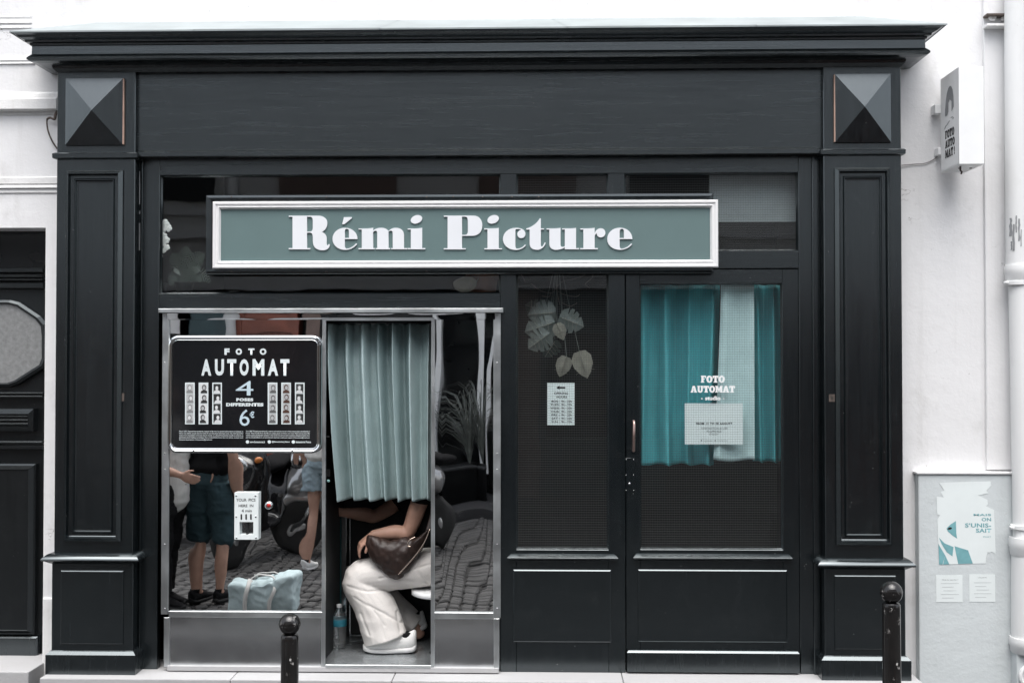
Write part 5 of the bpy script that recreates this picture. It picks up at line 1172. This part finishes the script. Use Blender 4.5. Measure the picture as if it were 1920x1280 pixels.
for nm, lab, a, b, lines in (('left', 'left of two small white notices under the torn poster', (78, 961, 332, 1220), None, [('How to use this ?', 135, 998, 288, 1010), ('', 0, 0, 0, 0)]), ('right', 'right of two small white notices under the torn poster', (396, 954, 645, 1216), None, [('COLLECTE', 480, 978, 562, 988)])):
    p0, q0 = Pz(a[0], a[1]); p1, q1 = Pz(a[2], a[3])
    t = sheet('small_notice', lab, 'notice', p0, q0, p1, q1, YQ); t['group'] = 'small notices under the poster'
    for (s_, e0, f0, e1, f1) in lines:
        if s_: (u0, v0), (u1, v1) = Pz(e0, f0), Pz(e1, f1); text(s_, u0, v0, u1, v1, YQ - .0006, M['greyink'], t)
    for i in range(5):
        r = a[1] + 75 + i * 35; (u0, v0), (u1, v1) = Pz(a[0] + 45 + 12 * (i % 3), r), Pz(a[2] - 35 - 25 * ((i * 2) % 3), r + 5)
        MB().poly([at(u0, v0, YQ - .0006), at(u1, v0, YQ - .0006), at(u1, v1, YQ - .0006), at(u0, v1, YQ - .0006)]).build('text_line', M['paleink'], t)

# ------------------------------------------------------------------ bollards
YBo = -1.08
def bollard(cx, top, lab):
    c = at(cx, top, YBo); R = .0478
    t = thing('bollard', lab, 'bollard', (c.x, YBo, ZP), 'bollards along the kerb')
    zc = c.z - R
    MB().lathe((c.x, YBo, 0), [(.052, ZP), (.046, ZP + .02), (.040, ZP + .03), (.0385, zc - R - .02), (.0385, zc - R - .006), (.034, zc - R + .002), (.024, zc - R + .004)], 28).build('post', M['bollard'], t, auto=35)
    MB().lathe((c.x, YBo, zc), [(R * sin(pi * i / 20), -R * cos(pi * i / 20)) for i in range(2, 21)], 30).build('ball_head', M['bollard'], t, True)
bollard(543.5, 1149, 'short black bollard in front of the booth, foreground'); bollard(1671, 1089, 'taller scratched black bollard in front of the right pilaster')

# ------------------------------------------------------------------ the street side, seen in the polished steel
def gy(px, row, z=ZS):
    d = ray(px, row); return CAM.y + d.y * (z - CAM.z) / d.z
def ground(px, row, z=ZS):
    p = rf(px, row, gy(px, row, z)); p.z = z; return p
def standing(label, loc, fdir, clothes, H=1.70, stride=(0, 0), arms='down'):
    t = thing('person', label, 'person', tuple(loc)); f = Vector((fdir[0], fdir[1], 0)).normalized(); l = Vector((-f.y, f.x, 0)); s = H / 1.70
    J = lambda a, b, c: Vector(loc) + (f * a + l * b + Vector((0, 0, c))) * s
    b = MB(); legs = []
    for i, sd_ in enumerate((1, -1)):
        st_ = stride[i]; hip, knee, ank = J(0, .09 * sd_, .90), J(.02 + st_ * .45, .092 * sd_, .49), J(-.02 + st_, .09 * sd_, .085); legs.append((hip, knee, ank, st_, sd_))
        limb(b, [hip, hip.lerp(knee, .5), knee, knee.lerp(ank, .35) - f * .012 * s, ank], [.085 * s, .074 * s, .053 * s, .055 * s, .034 * s], 14)
        limb(b, [ank, J(.05 + st_, .09 * sd_, .04)], [.035 * s, .03 * s], 10)
    limb(b, [J(0, 0, .92), J(.01, 0, 1.12), J(0, 0, 1.34), J(0, 0, 1.42)], [(.15 * s, .11 * s), (.125 * s, .10 * s), (.16 * s, .10 * s), (.09 * s, .06 * s)], 18)
    limb(b, [J(0, 0, 1.42), J(.015, 0, 1.52)], [.052 * s, .048 * s], 12)
    hc_ = J(.025, 0, 1.60); b.ball(hc_, .095 * s, 18, (.90, .85, 1.2)); b.ball(hc_ + f * .09 * s - Vector((0, 0, .012)), .017 * s, 8)
    for sd_ in (1, -1): b.ball(hc_ + l * .083 * sd_ * s, .024 * s, 8, (.6, .6, 1.1))
    A_ = []
    for sd_ in (1, -1):
        S_, E_, W_ = J(0, .19 * sd_, 1.38), J(-.02, .23 * sd_, 1.10), J(.06, .23 * sd_, .86)
        if arms == 'bent': E_, W_ = J(.02, .24 * sd_, 1.10), J(.22, .16 * sd_, 1.02)
        A_.append((S_, E_, W_)); limb(b, [S_, S_.lerp(E_, .5), E_, E_.lerp(W_, .4), W_], [.05 * s, .046 * s, .038 * s, .038 * s, .025 * s], 12)
        hand(b, W_, (W_ - E_), f if arms == 'down' else Vector((0, 0, 1)), -l * sd_, .45)
    bo_ = remeshed(b, 'body', .0075, M['skin'], t, 3)
    h_ = MB(); h_.ball(hc_ - f * .022 * s + Vector((0, 0, .025)), .105 * s, 18, (.9, .9, 1.12)); h_.ball(hc_ - f * .07 * s - Vector((0, 0, .08)), .06 * s, 12, (.8, .9, 1.8)); remeshed(h_, 'hair', .012, M['hair'], t, 2)
    fe_ = MB()
    for sd_ in (1, -1): fe_.ball(hc_ + f * .080 * s + l * .032 * sd_ * s + Vector((0, 0, .015)), .012 * s, 8)
    fe_.build('eyes', M['white'], bo_, True); MB().tube([hc_ + f * .083 * s + l * q * .022 * s - Vector((0, 0, .055)) for q in (-1, 0, 1)], .005, 6).build('mouth', M['leather'], bo_, True)
    # lower garment reaches down to a fraction of the leg
    g = MB(); lowf, lm, wide = clothes['low']
    for (hip, knee, ank, st_, sd_) in legs:
        if lowf <= 1: e = hip.lerp(knee, lowf); g.tube(catmull([hip + Vector((0, 0, .03)), hip.lerp(e, .5), e], 5), [.115 * s] * 6 + [(.098 + wide) * s] * 5, 18)
        else: e = knee.lerp(ank, lowf - 1); g.tube(catmull([hip + Vector((0, 0, .03)), hip.lerp(knee, .5), knee, e], 5), [.112 * s] * 6 + [.085 * s] * 5 + [(.068 + wide) * s] * 5, 18)
    limb(g, [J(0, 0, .93), J(.0, 0, 1.03)], [(.172 * s, .135 * s), (.155 * s, .125 * s)], 18)
    remeshed(g, 'shorts' if lowf <= 1.1 else 'trousers', .009, M[lm], t, 3, lambda c, n_: .012 * (.35 - abs(mnoise.noise(Vector((c.x * 12, c.y * 12, c.z * 22))))) + .004 * mnoise.noise(Vector((c.x * 30, c.y * 30, c.z * 40))))
    g = MB(); um, slv, loww = clothes['up']
    limb(g, [J(0, 0, loww), J(.01, 0, 1.14), J(0, 0, 1.34), J(0, 0, 1.42)], [(.185 * s, .15 * s), (.155 * s, .13 * s), (.185 * s, .125 * s), (.10 * s, .075 * s)], 20)
    for (S_, E_, W_) in A_:
        q = [S_, S_.lerp(E_, .5), S_.lerp(E_, min(1, slv))] + ([E_.lerp(W_, slv - 1)] if slv > 1 else []); limb(g, q, [.068 * s] * len(q), 14)
    remeshed(g, 'top', .010, M[um], t, 3, lambda c, n_: .007 * mnoise.noise(Vector((c.x * 11, c.y * 11, c.z * 20))))
    for (hip, knee, ank, st_, sd_) in legs:
        c = Vector((ank.x, ank.y, loc[2])); shoe(c + f * .20 * s, c - f * .07 * s, 0, 0, None, t, clothes['shoe'], clothes['sole'])
    return t
standing('person in black top and long dark denim shorts, mirrored in the steel panel', ground(392, 1128), (.35, -1), dict(low=(1.02, 'denim', .004), up=('blackc', .5, 1.02), shoe='blackc', sole='rubber'), 1.72, (.03, -.02))
standing('person in white knitted jumper and black trousers, reflected at left edge of the steel', ground(312, 1135), (.9, .25), dict(low=(1.9, 'blackc', .0), up=('knit', 1.3, .80), shoe='blackc', sole='rubber'), 1.70, (.05, -.05), 'bent')
standing('person in pale denim shorts and white trainers walking away, reflected in the steel', ground(604, 1066), (.35, -1), dict(low=(.45, 'denimp', .012), up=('knit', .5, 1.0), shoe='shoe', sole='sole'), 1.70, (.14, -.10))
# canvas holdall
gl = ground(496, 1149)
df = thing('duffel_bag', 'pale blue canvas holdall on the cobbles, reflected in the steel', 'bag', tuple(gl))
k = MB(); hw, hd, hh = .195, .12, .27
for q in range(7): x = -hw + q * hw / 3; k.box(gl.x + x - .05, gl.x + x + .05, gl.y - hd, gl.y + hd, gl.z + .004, gl.z + .21 + .05 * (q / 6) + .03 * abs(q - 2.5) / 3)
remeshed(k, 'bag_body', .010, M['canvas'], df, 26, lambda c, n_: .020 * mnoise.noise(Vector((c.x * 7, c.y * 9, c.z * 6))) - .012 * abs(mnoise.noise(Vector((c.x * 13 + c.z * 8, c.y * 9, c.z * 13 - c.x * 6)))) + .004 * mnoise.noise(Vector((c.x * 34, c.y * 30, c.z * 30))))
for sy in (-1, 1):
    for (xa, xb) in ((-.11, -.09), (.07, .10)):
        MB().tube(catmull([gl + Vector((xa, sy * .137, .02)), gl + Vector((xa, sy * .143, .12)), gl + Vector((xb, sy * .132, .21)), gl + Vector((xb * .9, sy * .07, .262))], 5), [(.016, .003)] * 16, 8, up=(0, 1, 0)).build('strap', M['knit'], df, True)
    MB().tube(catmull([gl + Vector((-.08, sy * .06, .262)), gl + Vector((-.03, sy * .05, .285)), gl + Vector((.05, sy * .06, .290)), gl + Vector((.09, sy * .07, .268))], 5), [(.014, .004)] * 16, 8).build('handle', M['knit'], df, True)
MB().tube(catmull([gl + Vector((-.18, -.02, .225)), gl + Vector((0, 0, .232)), gl + Vector((.17, .02, .265))], 6), .005, 6).build('zip', M['zip'], df, True)
# scooters
def scooter(label, m):
    t = thing('scooter', label, 'scooter', (0, 0, 0), 'scooters parked in the street')
    for y in (-.62, .62):
        w_ = MB().lathe((0, y, .24), [(.13, -.045), (.20, -.05), (.235, -.03), (.24, 0), (.235, .03), (.20, .05), (.13, .045)], 28, 'x').build('wheel', M['rubber'], t, True)
        MB().lathe((0, y, .24), [(.02, -.05), (.13, -.03), (.13, .03), (.02, .05)], 20, 'x').build('rim', M['bikes'], w_, True)
    b = MB()
    limb(b, [(0, -.66, .62), (0, -.35, .66), (0, -.1, .52), (0, .02, .34)], [(.14, .13), (.20, .17), (.19, .13), (.18, .06)], 18)
    limb(b, [(0, .02, .32), (0, .30, .30)], [(.19, .05), (.17, .05)], 14)
    limb(b, [(0, .30, .30), (0, .42, .55), (0, .40, .82), (0, .36, 1.0)], [(.16, .07), (.22, .09), (.25, .10), (.16, .08)], 18)
    limb(b, [(0, .50, .78), (0, .60, .62), (0, .62, .52)], [(.17, .10), (.13, .08), (.07, .06)], 16)
    limb(b, [(0, .40, .50), (0, .66, .48), (0, .86, .34)], [(.05, .05), (.075, .05), (.06, .04)], 12)
    remeshed(b, 'bodywork', .016, M[m], t, 5)
    s = MB(); limb(s, [(0, -.70, .80), (0, -.35, .82), (0, -.06, .76)], [(.13, .06), (.17, .07), (.12, .05)], 16); remeshed(s, 'saddle', .016, M['blackc'], t, 3)
    MB().tube(catmull([(-.36, .26, 1.04), (-.22, .30, 1.06), (0, .36, 1.0), (.22, .30, 1.06), (.36, .26, 1.04)], 5), .016, 10).build('handlebar', M['black'], t, True)
    MB().ball((0, .60, .80), .10, 16, (1.2, .5, .8)).build('headlight', M['chrome'], t, True)
    for sx in (-1, 1):
        MB().ball((sx * .20, .50, .86), .05, 12, (1, .6, .6)).build('indicator', M['amber'], t, True)
        a = MB().tube(catmull([(sx * .22, .30, 1.06), (sx * .30, .32, 1.18), (sx * .34, .30, 1.26)], 4), .007, 8).build('mirror_arm', M['chrome'], t, True)
        MB().ball((sx * .36, .29, 1.30), .07, 14, (1, .25, .7)).build('wing_mirror', M['blackg'], a, True)
        MB().tube([(sx * .05, .62, .24), (sx * .06, .48, .52)], .022, 10).build('fork', M['chrome'], t, True)
    ws = MB(); vs = []
    for j in range(7):
        for i in range(9): u = i / 8 - .5; v = j / 6; vs.append((u * (.44 - .14 * v), .44 - .10 * v - .25 * u * u, 1.0 + .38 * v))
    ws.add(vs, [(j * 9 + i, j * 9 + i + 1, j * 9 + i + 10, j * 9 + i + 9) for j in range(6) for i in range(8)]).build('windscreen', M['glass'], t, True)
    MB().tube([(-.12, -.1, .3), (-.2, -.05, 0.0)], .012, 8).build('kickstand', M['chrome'], t, True)
    return t
sc1 = scooter('black scooter facing the shop, reflected behind the dispenser', 'bikeb'); g1_ = ground(505, 1040); sc1.location = g1_; sc1.rotation_euler = (0, 0, .30); sc1.scale = (1.12, 1.12, 1.12)
sc2 = copy_tree(sc1); sc2['label'] = 'silver grey scooter parked side-on, reflected in the narrow steel panel'; g2_ = ground(688, 1032); sc2.location = g2_; sc2.rotation_euler = (0, 0, 1.25)
for o in sc2.children:
    if o.name.startswith('bodywork'):
        o.data = o.data.copy(); o.data.materials[0] = M['bikes']
sc3 = copy_tree(sc1); sc3['label'] = 'black scooter parked in the street left of the others, reflected in the steel'; g3_ = ground(372, 1012); sc3.location = g3_; sc3.rotation_euler = (0, 0, .7)

# houses across the street
ob = thing('building', 'pale stone house across the street, seen only in reflections', 'building', (0, YO, ZS + .1))
Yv = 2 * MIR - YO
def X_(px): return rf(px, 700, Yv).x
def Zr(row): return rf(700, row, Yv).z
zg = ZS + .1
MB().box(-11, 9, YO - 3, YO, 2.7, 6.2).build('upper_wall', M['facade'], ob)
MB().box(-11, 9, YO - 3, YO - .35, zg, 2.7).build('ground_wall', M['black'], ob)
for a, b in ((-11, X_(250)), (X_(575), X_(600)), (X_(960), X_(1010)), (6, 9)): MB().box(a, b, YO - .34, YO, zg, 2.7).build('pier', M['shutter'], ob)
MB().box(-11, 9, YO, YO + .18, 2.62, 2.80).build('string_course', M['wall'], ob);  MB().box(-11, 9, YO, YO + .4, 6.0, 6.3).build('eaves', M['zinc'], ob)
for (za, o_) in ((3.30, .10), (3.62, .05), (4.40, .12)): MB().box(-11, 9, YO, YO + o_, za, za + .08).build('moulding', M['wall'], ob)
for (pa, pb_, m_) in ((250, 395, 'black'), (520, 740, 'shutter'), (900, 1080, 'shutter'), (1180, 1330, 'black')): MB().box(X_(pa), X_(pb_), YO + .003, YO + .05, 3.84, 4.24).build('sign_panel', M[m_], ob)
for i in range(-5, 5):
    x = i * 1.9 + .4; za, zb2 = 4.7, 5.9
    fw = MB().ring(x - .55, x + .55, za, zb2, YO, [(0, 0), (0, .05), (.09, .05), (.09, -.02)], False).build('window', M['white'], ob)
    MB().box(x - .46, x + .46, YO + .004, YO + .012, za + .09, zb2 - .09).build('pane', M['winglass'], fw)
def bay(pa, pb, m, win=True, top=2.5):
    a, b = X_(pa), X_(pb); MB().box(a, b, YO - .30, YO - .05, zg, zg + .75).build('stall_riser', M[m], ob); MB().box(a, b, YO - .30, YO - .04, top - .45, top + .1).build('fascia', M[m], ob)
    for q in (a, b): MB().box(q - .06, q + .06, YO - .30, YO - .02, zg, top).build('shop_post', M[m], ob)
    if win: MB().box(a, b, YO - .28, YO - .27, zg + .75, top - .45).build('shop_pane', M['winglass'], ob)
bay(252, 345, 'facade'); bay(345, 426, 'oppteal', False); MB().box(X_(345), X_(426), YO - .3, YO - .06, zg, 2.4).build('teal_door', M['oppteal'], ob)
MB().tube([(X_(433), YO + .05, zg), (X_(433), YO + .05, 6.0)], .07, 14).build('drainpipe', M['pipe'], ob, True)
bay(442, 552, 'rust', False); MB().box(X_(442), X_(552), YO - .3, YO - .1, 1.5, 2.4).build('rust_panel', M['rust'], ob)
bay(604, 810, 'black')
for (a, b) in ((818, 828), (893, 908), (935, 945)): MB().box(X_(a), X_(b), YO - .3, YO + .02, zg + .3, 2.45).build('window_frame', M['white'], ob)
MB().box(X_(818), X_(945), YO - .3, YO + .02, 2.45, 2.58).build('window_frame', M['white'], ob)
MB().box(X_(818), X_(945), YO - .28, YO - .27, zg, 2.45).build('shop_pane', M['winglass'], ob)
bay(1015, 1250, 'oppteal'); bay(1260, 1500, 'black'); bay(1510, 1800, 'rust')
for i, (p, r, s_) in enumerate(((862, 905, 1.0), (905, 900, 1.15), (650, 905, 1.1), (590, 900, .9))):
    c = rf(p, r, Yv - .55); pl = thing('planter', ['tall palm planter reflected in the narrow steel panel', 'second palm planter at the right end of the narrow steel panel', 'palm planter across the street behind the entrance', 'small palm planter across the street beside the stone pier'][i], 'planter', (c.x, YO + .55, zg), 'planters across the street')
    c = Vector((c.x, YO + .55, zg))
    MB().lathe(c, [(.16, 0), (.22, .40), (.24, .41), (.24, .46), (.2, .46)], 18).build('pot', M['black'], pl, True)
    k = MB(); rnd = random.Random(i)
    for q in range(110):
        an = rnd.uniform(0, 2 * pi); rr_ = rnd.uniform(.25, .6) * s_; h_ = rnd.uniform(.5, 1.25) * s_; p0 = c + Vector((0, 0, .44)); p2 = p0 + Vector((cos(an) * rr_, sin(an) * rr_, h_ * .75)); p1 = p0 + Vector((cos(an) * rr_ * .4, sin(an) * rr_ * .4, h_)); side = Vector((-sin(an), cos(an), 0)) * .012; prv = None
        for e in range(6):
            u = e / 5; pt_ = p0 * (1 - u) ** 2 + p1 * 2 * u * (1 - u) + p2 * u * u; wd = side * (1 - u * .9)
            cur = (pt_ - wd, pt_ + wd)
            if prv: k.add([prv[0], prv[1], cur[1], cur[0]], [(0, 1, 2, 3)])
            prv = cur
    fo = k.build('foliage', M['leaf'], pl); tag(fo, kind='stuff')
